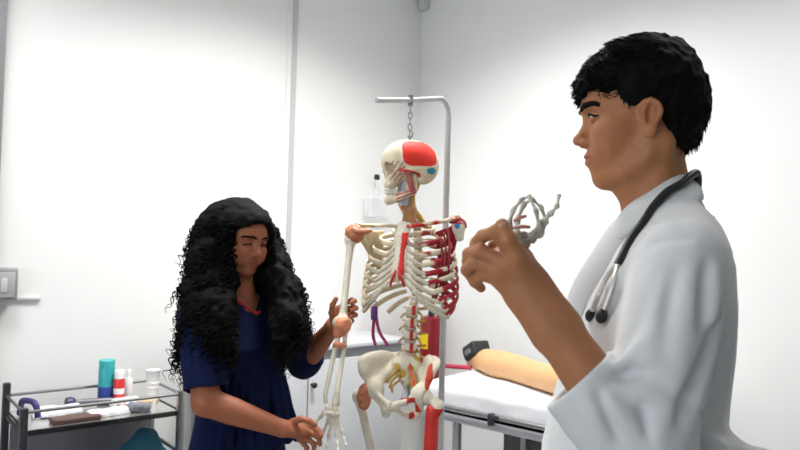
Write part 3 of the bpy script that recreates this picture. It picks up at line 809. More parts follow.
# nerves and vessels along the spine
tube_obj('nerve', [allp[i] - SF * .012 + SL * (.021 + .004 * (i % 2)) for i in range(0, 8)], .0095, m_yel, sk, 8)
tube_obj('nerve', [allp[i] - SF * .012 - SL * (.020 + .003 * (i % 2)) for i in range(1, 8)], .004, m_yel, sk, 8)
tube_obj('throat_column', spline([KO + KR @ V(.018, .012, -.052), KO + KR @ V(.016, .012, -.085), at(402.5, 205, SY - .03)], 6), [.015] * 6 + [.017] * 6 + [.016], mat('pale_blue_vinyl', (.50, .56, .66), .4, noise=.25, nscale=120), sk, 12)
tube_obj('neck_muscle', spline([at(408, 196, SY - .02), at(410, 208, SY - .01), at(409, 221, SY + .0)], 6), [.014] * 6 + [.022] * 6 + [.024], mat('neck_brown', (.50, .24, .09), .45, noise=.4, nscale=70, stretch=(1, 1, .15)), sk, 12)
tube_obj('vein', [KO + KR @ V(.012, .042, -.048), KO + KR @ V(.004, .036, -.060), KO + KR @ V(-.010, .034, -.056)], .007, m_vein, sk, 8)
tube_obj('artery', [allp[i] + SF * .016 - SL * .004 + (SL * .006 if i % 2 else 0) for i in range(2, 8)], .0028, m_art, sk, 8)
for i in range(19, 24):                                                      # nerve roots beside the loin vertebrae
    p = allp[i]
    for s in (1, -1): tube_obj('nerve', [p - SF * .010 + SL * s * .018 - V(0, 0, .010), p + SL * s * .032 - V(0, 0, .018), p + SF * .004 + SL * s * .040 - V(0, 0, .030)], [.005, .0042, .0025], m_yel if s > 0 else mat('nerve_tan', (.60, .44, .22), .45), sk, 8)
    MB().ball(p + SF * .017 + SL * .010 - V(0, 0, .012), (.006, .006, .007)).build('artery', m_art, sk)

# --- sternum, ribs, rib cartilage
stz = sz_(229)
st_top, st_bot, xiph = sp(.030, -.006, sz_(228)), sp(.062, -.006, sz_(270)), sp(.058, -.006, sz_(281))
F = Field()
F.u(flatcap(sp(.028, -.006, sz_(230)), sp(.040, -.006, sz_(240)), .027, .019, SF, .30), 0)
F.u(flatcap(sp(.041, -.006, sz_(241)), st_bot, .014, .020, SF, .35), .01).u(flatcap(st_bot, xiph, .012, .006, SF, .4), .008)
def ster_tint(P):
    L = (P - SO) @ SL; c = tint_noise(P, CREAM, .1, 50)
    return mixc(c, (L > -.002) & (L < .017) & (P[:, 2] < sz_(233)), V(.75, .045, .03))
sternum = sdf_obj('sternum', F, sp(.05, 0, sz_(285)) - V(.09, .09, .02), sp(.05, 0, sz_(225)) + V(.09, .09, .02), .0028, m_bone, sk, ster_tint)
for s in (1, -1): tube_obj('muscle_mark', [sp(.066, -.004 + s * .004, sz_(270)), sp(.070, -.004 + s * .014, sz_(277)), sp(.066, -.004 + s * .024, sz_(286))], [.0055, .005, .003], m_art, sternum, 8)
W = [.068, .110, .132, .144, .151, .155, .158, .160, .160, .152, .132, .098]
DEP = [.085, .112, .130, .142, .150, .155, .158, .158, .155, .150, .130, .10]
DROP = [.030, .042, .052, .060, .066, .072, .078, .084, .088, .086, .070, .050]
SPAN = [.93, .92, .90, .88, .86, .84, .81, .76, .71, .66, .50, .34]
def rib_pts(i, s, n=30):
    p0, R0 = VP['t'][i]; base = (p0 - SO); fb = base @ SF; ub = base[2]
    out = []
    for k in range(n):
        t = k / (n - 1); th = PI * (.06 + (SPAN[i] - .06) * t)
        L = -s * .006 + W[i] * (math.sin(th) ** .80 if th < PI / 2 else math.sin(th) ** .75)
        Fd = fb - .018 + DEP[i] * (.50 - .50 * math.cos(th)) - .016 * math.sin(th) * (1 - t)
        U = ub - DROP[i] * (t ** 1.15) + .012 * math.sin(PI * t) * 0
        out.append(sp(Fd, s * L, U))
    return np.array(out)
ends = {}
for s in (1, -1):
    for i in range(12):
        Pp = rib_pts(i, s); ends[(i, s)] = Pp
        rr_ = np.interp(np.linspace(0, 1, len(Pp)), [0, .06, .2, .85, 1], [.005, .006, .0066, .0072, .0068])
        def rt_(P, s=s, i=i):
            c = tint_noise(P, BONE, .12, 55)
            if s > 0:
                L = (P - SO) @ SL; n = vnoise(P * 26 + i)
                c = mixc(c, (L > .075) & (n > -.15), DRED * 1.15); c = mixc(c, (L > .04) & (L <= .075) & (n > .28), V(.40, .06, .05))
            else:
                c = mixc(c, ((P - SO) @ SL > -.05) & (vnoise(P * 30) > .5), BONE * .75)
            return c
        fa = np.cross(np.gradient(Pp, axis=0), V(0, 0, 1))
        tube_obj('rib', Pp, rr_ * 1.28, m_bone, sk, 8, rt_, fa, .5)
    # cartilage: from rib tips to the breastbone
    for i in range(7):
        e = ends[(i, s)][-1]; e1 = ends[(i, s)][-3]; u = (i + .4) / 7.0
        tz = sz_(231) + (sz_(276) - sz_(231)) * u; tgt = sp(.030 + .030 * u, -.006 + s * .017, tz)
        tube_obj('rib_cartilage', spline([e1, e, e * .5 + tgt * .5 + SF * .008 - V(0, 0, .006), tgt], 6), .0066, m_carti, sk, 8, None, SF, .6)
    for i in (7, 8, 9):
        e = ends[(i, s)][-1]; e1 = ends[(i, s)][-3]; up_ = ends[(i - 1, s)][-1] if i > 7 else ends[(6, s)][-1]
        tgt = sp(.060, -.006 + s * (.020 + .016 * (i - 7)), sz_(279 + 5 * (i - 7)))
        tube_obj('rib_cartilage', spline([e1, e, e * .55 + tgt * .45 + SF * .014 - V(0, 0, .008), tgt], 6), .0066, m_carti, sk, 8, None, SF, .6)

# --- shoulder girdle
shR, shL = at(357, 234, SY), at(456, 226, SY + .0)
tube_obj('clavicle', spline([st_top + SL * -.018 + V(0, 0, .004), st_top - SL * .06 + SF * .018 + V(0, 0, .006), sp(-.01, -.115, sz_(226)), shR + V(.004, .0, .028)], 8), .0062, m_bone, sk, 10, lambda P: tint_noise(P, BONE, .1))
tube_obj('clavicle', spline([st_top + SL * .018 + V(0, 0, .004), st_top + SL * .06 + SF * .018 + V(0, 0, .008), sp(-.01, .11, sz_(221)), shL + V(-.002, .0, .026)], 8), .0064, m_bone, sk, 10, lambda P: mixc(tint_noise(P, BONE, .1), vnoise(P * 45) > -.1, PRED))
def scapula(s, sh):
    F = Field(); q_ = .055 if s < 0 else 0; tip = sp(-.105, s * (.085 + q_), sz_(292 - 350 * q_)); top = sp(-.080, s * (.070 + q_), sz_(232)); gl = sh - SF * .018
    def tri(p):
        n = unit(np.cross(tip - top, gl - top)); d = np.abs((p - top) @ n) - .0028
        for a, b, o in ((top, tip, gl), (tip, gl, top), (gl, top, tip)):
            e = np.cross(b - a, n); e = unit(e); e = e if (o - a).dot(e) < 0 else -e
            d = np.maximum(d, (p - a) @ e - .006)
        return d
    F.u(tri, 0).u(poly([top, tip, gl], (.004, .006, .008)), .006).u(poly([top - V(0, 0, .02) - SF * .012, gl - SF * .022 + V(0, 0, .022), sh + V(0, 0, .030)], (.004, .007, .009)), .006)
    F.u(ell(gl, (.016, .010, .020), SR), .008).u(poly([gl + V(0, 0, .012), gl + SF * .035 - SL * s * .012 + V(0, 0, .012)], (.006, .006)), .006)
    def ti(P):
        if s < 0: return tint_noise(P, BONE, .12)
        return mixc(tint_noise(P, BONE, .12), vnoise(P * 22) > -.35, DRED)
    lo = np.minimum(np.minimum(tip, top), np.minimum(gl, sh)) - .05; hi = np.maximum(np.maximum(tip, top), np.maximum(gl, sh)) + .05
    return sdf_obj('scapula', F, lo, hi, .003, m_bone, sk, ti)
scapula(-1, shR); scapula(1, shL)
def long_bone(name, a, b, r, ra, rb, extra=None, tint=None, h=.003):
    a = np.asarray(a); b = np.asarray(b); F = Field(); d = b - a
    F.u(poly([a + d * .06, a + d * .3, a + d * .7, a + d * .94], (r * 1.25, r, r, r * 1.25)), 0).u(ell(a, (ra, ra, ra)), r * 1.6)
    for e in (extra or []): F.u(*e)
    sx = unit(np.cross(d, SF)); F.u(cap(b - sx * rb * .6, b + sx * rb * .6, rb * .62), r * 1.4)
    lo = np.minimum(a, b) - .06; hi = np.maximum(a, b) + .06
    return sdf_obj(name, F, lo, hi, h, m_bone, sk, tint or (lambda P: tint_noise(P, CREAM, .08)))
elR = at(342, 325, SY - .09); wrR = at(332.5, 402, SY - .16)
long_bone('humerus', at(351, 238, SY), elR + V(0, 0, .008), .0105, .021, .026)
dirv = unit(wrR - elR); sx = unit(np.cross(dirv, V(0, 1, 0)))
ulna = poly([elR - sx * .006 + V(0, .012, .012), elR - sx * .008 - V(0, 0, .02), wrR - sx * .022 + V(0, 0, .02), wrR - sx * .020], (.009, .009, .0065, .0065))
F = Field().u(ulna, 0); sdf_obj('ulna', F, np.minimum(elR, wrR) - .05, np.maximum(elR, wrR) + .05, .0028, m_bone, sk, lambda P: tint_noise(P, CREAM, .08))
F = Field().u(poly([elR + sx * .010 - V(0, 0, .022), elR + sx * .010 - V(0, 0, .06), wrR + sx * .012 + V(0, 0, .03), wrR + sx * .010], (.0085, .0065, .0085, .013)), 0)
sdf_obj('radius', F, np.minimum(elR, wrR) - .05, np.maximum(elR, wrR) + .05, .0028, m_bone, sk, lambda P: tint_noise(P, CREAM, .08))
def lig(name, c, r, seed, R=None, ax=None):
    F = Field(); F.u(ell(c, r, R), 0); F.disp = lambda p: .005 * vnoise(p * 55 + seed) + .002 * vnoise(p * 140); F.dmax = .008
    q = max(r) + .015
    return sdf_obj(name, F, np.asarray(c) - q, np.asarray(c) + q, .0028, m_lig, sk)
lig('shoulder_ligament', at(354.5, 234, SY - .006), (.032, .026, .030), 1)
F = Field(); F.u(poly([at(354, 231, SY - .02), at(364, 232, SY - .03), at(372, 230.5, SY - .04)], (.012, .009, .005)), 0); F.disp = lambda p: .003 * vnoise(p * 70); F.dmax = .004
sdf_obj('shoulder_ligament', F, at(362, 232, SY - .03) - .06, at(362, 232, SY - .03) + .06, .0028, m_lig, sk)
m_lig2 = mat('ligament_orange', (.66, .24, .12), .45, noise=.15, nscale=50)
F = Field(); F.u(ell(elR + V(.002, -.006, -.002), (.026, .026, .026)), 0).u(ell(elR + V(-.012, -.004, -.022), (.014, .018, .018)), .015).u(ell(elR + V(.016, -.004, .012), (.014, .016, .014)), .012); F.disp = lambda p: .003 * vnoise(p * 60); F.dmax = .004
sdf_obj('elbow_ligament', F, elR - .06, elR + .06, .0028, m_lig2, sk)
F = Field(); F.u(tor(elR + dirv * .062 + sx * .000, dirv, .014, .008), 0); sdf_obj('forearm_band', F, elR + dirv * .062 - .04, elR + dirv * .062 + .04, .0028, m_lig2, sk)

# --- hand skeleton: carpals in one piece, every finger a chain of bones
def bone_chain(parent, name, pts, r0, m=None, tint=None):
    """one finger: metacarpal and phalanges, each a small bone with knobbed ends, in one mesh"""
    F = Field()
    for j in range(len(pts) - 1):
        a, b = np.asarray(pts[j]), np.asarray(pts[j + 1]); d = b - a; r = r0 * (1 - .13 * j)
        F.u(poly([a + d * .08, a + d * .35, a + d * .65, a + d * .92], (r * 1.35, r * .8, r * .8, r * 1.3)), 0)
    lo = np.min(pts, 0) - .02; hi = np.max(pts, 0) + .02
    return sdf_obj(name, F, lo, hi, .0022, m or m_bone, parent, tint or (lambda P: tint_noise(P, CREAM, .08)), n=12)
def carpals(parent, c, R, size=1.0, tint=None):
    F = Field(); k = 0
    for row, n_, u in ((0, 3, 0.0), (1, 4, -.014)):
        for j in range(n_):
            F.u(ell(np.asarray(c) + R @ (V((j - (n_ - 1) / 2) * .0125, .002 * (j % 2), u) * size), V(.0078, .008, .0082) * size), .001)
    return sdf_obj('wrist_bones', F, np.asarray(c) - .05 * size, np.asarray(c) + .05 * size, .0022, m_bone, parent, tint or (lambda P: tint_noise(P, CREAM, .08)), n=12)
carpals(sk, wrR + dirv * .018, frame(sx, -dirv))
tips = [((321, 416, 0), (314, 424, -.01), (309, 430, -.02)), ((328.5, 421, 0), (322, 434, -.01), (319, 441, -.02), (317, 447, -.03)), ((331.5, 422, 0), (329, 436, -.015), (327.5, 446, -.03), (327, 453, -.04)),
        ((335, 422, 0), (336.5, 435, -.015), (337.5, 444, -.03), (338, 450, -.04)), ((338, 421, 0), (342, 432, -.01), (344.5, 440, -.02), (346, 445, -.03))]
for f_, offx in zip(tips, (-.02, -.011, -.003, .006, .014)):
    yb = SY - .165
    bone_chain(sk, 'finger_bones', [wrR + dirv * .030 + sx * offx * -1 * (1 if sx[0] < 0 else -1)] + [at(x, y, yb + dy) for x, y, dy in f_], .0058)

# --- pelvis
PO = sp(0, 0, sz_(380)); PSH = V(-.012, 0, 0)
def hip(s, ltint):
    F = Field(); g = lambda f, l, u: sp(f, s * l * .93, PO[2] + u) + PSH
    nrm = unit(SF * .50 - SL * s * .80 + V(0, 0, .22))
    cr = [g(.045, .120, .022), g(.030, .136, .050), g(-.01, .130, .066), g(-.055, .097, .068), g(-.085, .055, .056)]
    # wing: a curved sheet spanned between the crest and the socket, built from overlapping flat cones
    root = g(.022, .082, -.025); sroot = g(-.055, .050, .025)
    cw = np.mean(cr, 0) * .55 + (root + sroot) * .225
    yx = unit(cr[4] - cr[0]); Rw = np.stack([nrm, unit(yx - nrm * yx.dot(nrm)), np.cross(nrm, unit(yx - nrm * yx.dot(nrm)))], 1)
    F.u(ell(cw, (.012, .074, .052), Rw), 0).s(ell(cw + nrm * .034, (.028, .058, .044), Rw), .010)
    F.u(poly(spline(cr, 4), [.0075] * 17), .014)
    F.u(ell(root + V(0, 0, -.008), (.030, .030, .030)), .016).s(ell(root + SL * s * .030 + V(0, 0, -.012), (.024, .024, .024)), .004)
    F.u(poly([root - V(0, 0, .012), g(.052, .045, -.052), g(.062, .008, -.068)], (.012, .0085, .012)), .010)
    F.u(poly([root - V(0, 0, .02), g(-.012, .066, -.085), g(-.005, .052, -.112), g(.040, .022, -.092), g(.060, .008, -.072)], (.016, .014, .014, .008, .009)), .010)
    F.u(poly([sroot, g(-.02, .078, -.005), root], (.018, .014, .018)), .012)
    return sdf_obj('hip_bone', F, PO - V(.19, .19, .17), PO + V(.19, .19, .15), .0032, m_bone, sk, ltint)
hip(-1, lambda P: tint_noise(P, CREAM, .08, 25))
def hipL_t(P):
    L = (P - SO) @ SL; Fd = (P - SO) @ SF; U = P[:, 2] - PO[2]; c = tint_noise(P, CREAM, .08, 25)
    e = ((L - .098) / .017) ** 2 + ((U - .022) / .042) ** 2
    c = mixc(c, (e < 1), V(.62, .06, .03)); c = mixc(c, (U < -.04) & (L < .06) & (vnoise(P * 40) > .1), PRED)
    return c
hip(1, hipL_t)
F = Field(); g = lambda f, l, u: sp(f, l * .93, PO[2] + u) + PSH
F.u(flatcap(g(-.050, 0, .035), g(-.085, 0, -.045), .050, .018, SF, .35), 0).u(cap(g(-.04, -.03, .040), g(-.04, .03, .040), .016), .015).u(poly([g(-.088, 0, -.05), g(-.075, 0, -.075), g(-.055, 0, -.088)], (.010, .008, .005)), .008)
for s in (1, -1):
    for k in range(4): F.s(cap(g(-.10, s * (.022 - .003 * k), .018 - .019 * k), g(-.02, s * (.022 - .003 * k), .022 - .019 * k), .0042), .003)
sdf_obj('sacrum', F, PO - V(.15, .15, .13), PO + V(.15, .15, .09), .003, m_bone, sk, lambda P: mixc(tint_noise(P, CREAM, .1), (vnoise(P * 45) > .15), V(.60, .40, .08)))
for s in (1, -1):
    for k in range(3): tube_obj('nerve', spline([g(-.040, s * .020, .030 - .02 * k), g(-.020, s * .038, .012 - .02 * k), g(-.030, s * (.062 - .01 * k), -.020 - .014 * k)], 6), .0042, m_yel, sk, 8)
MB().lathe(g(.062, 0, -.085), [(.008, 0), (.012, .005), (.012, .022), (.008, .028)], 20).build('pubic_disc', m_disc, sk)
tube_obj('artery', spline([allp[23] + SF * .020 + SL * .006, g(-.01, .03, .03), g(.02, .06, .0), g(.045, .075, -.04)], 6), .0035, m_art, sk, 8)
tube_obj('artery', spline([g(.03, .02, -.05), g(.055, .04, -.055), g(.064, .0, -.062), g(.055, -.03, -.055)], 6), .0034, m_art, sk, 8)
tube_obj('vein', spline([g(-.02, .02, -.02), g(.0, .03, -.05), g(.03, .01, -.06)], 6), .0045, mat('vein_teal', (.06, .16, .20), .4), sk, 8)

# --- legs
def leg(s, top, knee_px, red):
    hj = np.asarray(top); kn = at(knee_px, 520, SY - .02); kn[2] = hj[2] - .43
    tro = hj + SL * s * .042 - V(0, 0, .022); sh = hj + SL * s * .026 - V(0, 0, .07)
    F = Field(); F.u(ell(hj, (.022, .022, .022)), 0).u(poly([hj, tro * .5 + hj * .5, tro], (.014, .013, .018)), .008).u(poly([tro - V(0, 0, .01), sh, hj * .5 + kn * .5 + SF * .012, kn + V(0, 0, .03)], (.016, .0135, .0125, .017)), .012)
    F.u(ell(kn + SL * .018, (.022, .026, .024)), .012).u(ell(kn - SL * .018, (.022, .026, .024)), .012)
    def ti(P):
        c = tint_noise(P, CREAM, .08, 25)
        if red: c = mixc(c, (P[:, 2] < hj[2] - .030) & (P[:, 2] > kn[2] + .05) & (((P - hj) @ SL) > -.006 + 0 * P[:, 0]), V(.60, .03, .02))
        return c
    sdf_obj('femur', F, np.minimum(hj, kn) - .09, np.maximum(hj, kn) + .09, .0032, m_bone, sk, ti)
    if red:
        ms = MB(); mid_ = hj * .5 + kn * .5
        F = Field().u(poly([sh + V(0, 0, .03) + SF * .004, sh * .6 + kn * .4 + SF * .010, kn + V(0, 0, .09) + SF * .010], (.020, .023, .015)), 0)
        sdf_obj('thigh_muscle', F, np.minimum(hj, kn) - .09, np.maximum(hj, kn) + .09, .004, mat('thigh_red', (.62, .03, .022), .4, noise=.15, nscale=20), sk)
    an = kn - V(0, 0, .385) + SF * -.01
    long_bone('tibia', kn - V(0, 0, .040), an, .0115, .024, .020)
    F = Field().u(poly([kn + SL * s * .032 - V(0, 0, .06), an + SL * s * .030 - V(0, 0, .005)], (.008, .010)), 0)
    sdf_obj('fibula', F, np.minimum(an, kn) - .06, np.maximum(an, kn) + .06, .0035, m_bone, sk, lambda P: tint_noise(P, CREAM, .08))
    MB().ball(kn + SF * .034 + V(0, 0, .004), (.019, .012, .021), frame(SL)).build('patella', m_carti, sk)
    F = Field(); ft = an - V(0, 0, .035); F.u(ell(ft - SF * .03 - V(0, 0, .012), (.034, .02, .022), SR), 0).u(ell(ft + SF * .02, (.04, .026, .022), SR), .01)
    for j in range(5):
        o = (j - 2) * .0145; F.u(poly([ft + SF * .045 + SL * o * .9 - V(0, 0, .004), ft + SF * .105 + SL * o * 1.25 - V(0, 0, .018), ft + SF * (.155 - .006 * abs(j - 1)) + SL * o * 1.3 - V(0, 0, .026)], (.007, .006, .005)), .003)
    sdf_obj('foot_bones', F, ft - .2, ft + .2, .0032, m_bone, sk, lambda P: tint_noise(P, CREAM, .08))
hjR = g(.022, -.082 - .018, -.036); hjL = g(.022, .082 + .018, -.036)
leg(-1, hjR, 381, False); leg(1, hjL, 428, True)
lig('hip_ligament', hjR + SF * .018 - SL * .012 - V(0, 0, .020), (.024, .022, .040), 4)
# --- stub of the left shoulder
F = Field(); F.u(ell(shL + V(.008, -.004, -.006), (.021, .021, .021)), 0).u(cap(shL + V(.008, -.004, -.01), shL + V(.012, -.004, -.035), .014), .01)
sdf_obj('humerus_head', F, shL - .07, shL + .07, .0028, m_bone, sk, lambda P: mixc(mixc(tint_noise(P, CREAM, .08), (P[:, 2] > shL[2] + .006) & (vnoise(P * 60) > -.2), PRED), ((P - (shL + V(.002, -.025, .0))) ** 2).sum(1) < .010 ** 2, PBLUE))
tube_obj('shoulder_tendon', spline([shL + V(-.014, -.01, .012), shL + V(.006, -.016, .024), shL + V(.026, -.012, .012), shL + V(.030, -.010, -.006)], 6), .0042, mat('tendon_red', (.50, .10, .09), .45), sk, 8)
for k in range(3): tube_obj('muscle_strand', spline([sp(-.02, .125 - .012 * k, sz_(228 + 4 * k)), sp(.0, .140 - .012 * k, sz_(248 + 5 * k)), sp(-.01, .130 - .018 * k, sz_(272 + 8 * k)), sp(-.02, .110 - .02 * k, sz_(290 + 8 * k))], 8), [.0035] * 8 + [.0052] * 8 + [.0045] * 8 + [.003], mat('muscle_dark', (.28, .015, .025), .4, noise=.2, nscale=40), sk, 8)
# skull hook eye
MB().tube([KO + V(0, 0, .06), KO + V(0, 0, .084)], .004, 10).build('hook_bolt', m_steel, sk)

# --- stand
pb = at(441.5, 405, SY + .14); pt = at(447.8, 120, SY + .14); pb = V((pb[0] + pt[0]) / 2, pb[1], 0); zt_ = at(447, 101.0, SY + .14)[2]
st = empty('skeleton_stand', pb); tag(st, 'white metal stand with curved top arm carrying the skeleton', 'stand')
m_stand = mat('stand_paint', (.48, .48, .49), .4)
hk = KO.copy(); armdir = unit((hk - pt) * V(1, 1, 0)); AL = np.linalg.norm((hk - pt) * V(1, 1, 0)); ha = at(409, 100.3, hk[1])[2]; R_c = .045
arc = [pb + V(0, 0, .06), pb + V(0, 0, zt_ - R_c)] + [pb + armdir * (R_c - R_c * math.cos(a)) + V(0, 0, zt_ - R_c + R_c * math.sin(a)) for a in np.linspace(.2, PI / 2, 8)]
MB().tube(arc[:2], .0105, 16).build('pole', m_stand, st)
aend = pb + armdir * AL * 1.80; aend[2] = at(378, 100.3, aend[1])[2]; hk[2] = ha
MB().tube(arc[1:] + [hk, aend], .0085, 16).build('top_arm', m_stand, st)
b_ = MB(); 
for k in range(5):
    a = 2 * PI * k / 5 + .3; e = pb + V(math.cos(a), math.sin(a), 0) * .28 + V(0, 0, .085); b_.tube([pb + V(0, 0, .095), e], [.018, .012], 12)
b_.build('base', m_stand, st)
for k in range(5):
    a = 2 * PI * k / 5 + .3; e = pb + V(math.cos(a), math.sin(a), 0) * .27
    c = MB(); c.lathe(e + V(0, -.01, .028), [(.026, 0), (.028, .004), (.028, .016), (.026, .02)], 20, V(0, 1, 0)); c.box(e + V(0, 0, .062), (.02, .03, .035), None, .004); c.build('caster', m_black, st)
MB().tube([hk + V(0, 0, .016), hk - V(0, 0, .018)], .009, 14).build('arm_collar', m_steel, st)
ch = MB(); z = ha - .020; k = 0
while z > KO[2] + .088:
    c = hk.copy(); c[2] = z - .010; ax = V(1, 0, 0) if k % 2 else V(0, 1, 0)
    ch.tube([c + (ax * math.cos(t) * .006 + V(0, 0, 1) * math.sin(t) * .011) for t in np.linspace(0, 2 * PI, 14)[:-1]], .0018, 6, closed=True); z -= .0185; k += 1
ch.build('chain', m_steel, st)
MB().tube(spline([KO + V(0, 0, .105), KO + V(.009, 0, .094), KO + V(.004, 0, .080), KO + V(-.006, 0, .086)], 6), .0025, 8).build('hook', m_steel, st)

# --- magenta tubing hung on the lowest right ribs
mtb = empty('rubber_tubing', at(374, 309, SY - .02)); tag(mtb, 'magenta tubing with purple clip dangling under the right ribs of the skeleton', 'tubing')
q = lambda x, y, d=0: at(x, y, SY - .025 + d)
m_mag = mat('magenta_rubber', (.36, .03, .13), .4)
MB().tube(spline([q(374, 306), q(374, 318), q(373, 333), q(374.5, 342), q(376, 345)], 8), .0052, 10).tube(spline([q(375, 306), q(377, 322), q(380, 333), q(385, 341), q(388, 346)], 8), .005, 10).build('tube', m_mag, mtb)
MB().box(q(374.3, 313), (.022, .018, .045), None, .006).build('clip', mat('purple_plastic', (.13, .03, .16), .4), mtb)
MB().tube(spline([q(374, 309), q(374, 303, .0), q(376, 301, .02), q(376, 305, .03)], 6), .002, 6).build('hook', m_steel, mtb)
# ------------------------------------------------------------------ people: heads, hands, bodies
def head_field(fem=0.0, ears=True):
    """head in local axes x front, y left, z up; origin at ear level, eyes at z ~ 0"""
    F = Field(); w = 1 - .05 * fem
    F.u(ell((-.006, 0, .036), (.088, .073 * w, .080)), 0)
    F.u(ell((.045, 0, .040), (.049, .060 * w, .052)), .03)                 # forehead
    F.u(ell((.036, 0, -.030), (.050, .055 * w, .066)), .03)                # face
    F.u(poly([(-.004, .053 * w, -.030), (.004, .052 * w, -.062), (.040, .036 * w, -.088), (.064, .010, -.092)], (.014, .015, .015, .014)), .022)
    F.u(poly([(-.004, -.053 * w, -.030), (.004, -.052 * w, -.062), (.040, -.036 * w, -.088), (.064, -.010, -.092)], (.014, .015, .015, .014)), .022)
    F.u(ell((.0610, 0, -.090), (.0165, .018, .0165)), .014)                # chin
    F.u(ell((.074, 0, -.060), (.017, .026, .022)), .014)                   # mouth mound
    for s in (1, -1):
        F.u(ell((.058, s * .041 * w, -.022), (.026, .020, .018)), .018)    # cheekbone
        F.u(ell((.062, s * (.030 + .004 * fem), -.046), (.018 + .003 * fem, .020 + .004 * fem, .022 + .003 * fem)), .018)        # cheek
        F.u(poly([(.087, s * .010, .020), (.082, s * .032, .024), (.066, s * .048, .016)], (.0085, .009, .009)), .012)
        F.s(ell((.092, s * .031, .002), (.015, .015, .010)), .012)
    F.u(poly([(.0835, 0, .012), (.0885, 0, -.006), (.0995, 0, -.026)], (.0072, .0066, .0082)), .010)
    F.u(ell((.1022, 0, -.0300), (.0096, .0098, .0084)), .006)
    for s in (1, -1):
        F.u(ell((.091, s * .0115, -.0350), (.0105, .0068, .0068)), .005)
        F.s(ell((.0965, s * .0065, -.0405), (.0050, .0030, .0030)), .002)
    # lips
    lp = [(.0765, .0265, -.0580), (.082, .0195, -.0580), (.0885, .010, -.0560), (.0915, 0, -.0565), (.0885, -.010, -.0560), (.082, -.0195, -.0580), (.0765, -.0265, -.0580)]
    F.u(poly(lp, (.0018, .0030, .0042, .0046, .0042, .0030, .0018)), .005)
    ll = [(.080, .0215, -.0615), (.0868, .009, -.0660), (.0885, 0, -.0668), (.0868, -.009, -.0660), (.080, -.0215, -.0615)]
    F.u(poly(ll, (.0022, .0048, .0054, .0048, .0022)), .005)
    F.s(poly([(.0740, .0305, -.0560), (.0870, .016, -.0600), (.0950, 0, -.0612), (.0870, -.016, -.0600), (.0740, -.0305, -.0560)], (.0013, .0013, .0014, .0013, .0013)), .003)
    F.s(cap((.0965, 0, -.047), (.0975, 0, -.053), .0025), .004)
    # eyeballs, lids
    for s in (1, -1):
        e = V(.0755, s * .0310, .0015)
        F.u(ell(e, (.0118, .0118, .0118)), .001)
        F.u(poly([e + V(.004, s * -.0125, -.001), e + V(.0105, s * -.005, .0058), e + V(.0100, s * .005, .0055), e + V(.002, s * .0135, .0005)], (.0016, .0022, .0024, .0018)), .004)
        F.u(poly([e + V(.004, s * -.0125, -.001), e + V(.0098, s * -.004, -.0062), e + V(.0092, s * .005, -.0058), e + V(.002, s * .0135, .0005)], (.0014, .0016, .0016, .0014)), .004)
    # ears
    for s in ((1, -1) if ears else ()):
        Re = frame(unit(V(.38, s * .92, .0)), (-.12, 0, 1)); c = V(.007, s * .0735 * w, -.008)
        er = Field(); er.u(ell((0, 0, .001), (.0060, .0160, .027)), 0).u(tor((0.003, .001, .005), (1, 0, .0), .0160, .0046), .003).u(ell((-.001, .004, -.022), (.005, .010, .012)), .006)
        er.s(ell((.0070, s * .003, .002), (.0100, .0098, .0155)), .002).u(poly([(.002, -s * .003, .014), (.004, -s * .006, .004), (.003, -s * .003, -.008)], (.0022, .0026, .0022)), .003)
        F.u(Framed(er, c, Re), .006)
        F.u(ell((.019, s * .0725 * w, -.010), (.006, .004, .007)), .004)
    return F
def face_tint(P, skin, lip, cheek, eyes=True):
    """P in head axes: lips, cheeks and eyes have their own colour"""
    c = np.repeat(np.asarray(skin)[None], len(P), 0) * (1 + .05 * vnoise(P * 60) + .04 * vnoise(P * 160))[:, None]
    def near(pts, r):
        f = poly(pts, (0,) * len(pts)); return np.clip(1.5 - f(P) / r, 0, 1)
    lp = near([(.0765, .0265, -.0585), (.0885, .010, -.0565), (.0925, 0, -.0570), (.0885, -.010, -.0565), (.0765, -.0265, -.0585)], .0044)
    ll = near([(.081, .020, -.0615), (.0868, .009, -.0660), (.0890, 0, -.0668), (.0868, -.009, -.0660), (.081, -.020, -.0615)], .0050)
    ck = np.exp(-(((P[:, 0] - .062) / .022) ** 2 + ((np.abs(P[:, 1]) - .045) / .018) ** 2 + ((P[:, 2] + .028) / .020) ** 2))
    c = mixc(c, ck * .45, cheek); c = mixc(c, np.maximum(lp, ll), lip)
    ear = np.clip((np.abs(P[:, 1]) - .073) / .008, 0, 1) * (np.abs(P[:, 0] - .007) < .03); c = mixc(c, ear * .35, cheek)
    for s in (1, -1):
        e = V(.0755, s * .0310, .0015); q = P - e; r = np.linalg.norm(q, axis=1)
        if not eyes: continue
        ball = (r < .01215) & (q[:, 0] > .004) & (q[:, 2] < .0055) & (q[:, 2] > -.0065)
        c = mixc(c, ball, V(.62, .58, .55))
        g = unit(V(.93, 0, -.36)); ir = ball & ((q / np.maximum(r, 1e-6)[:, None]) @ g > .87); c = mixc(c, ir, V(.035, .016, .010))
    return c
def on_field(F, p, off):
    p = np.asarray(p, float)
    for _ in range(10):
        e = 1e-3; d = F(p[None])[0]; g = np.array([F((p + np.eye(3)[i] * e)[None])[0] - F((p - np.eye(3)[i] * e)[None])[0] for i in range(3)]) / (2 * e); p = p + unit(g) * (off - d) * .7
    return p
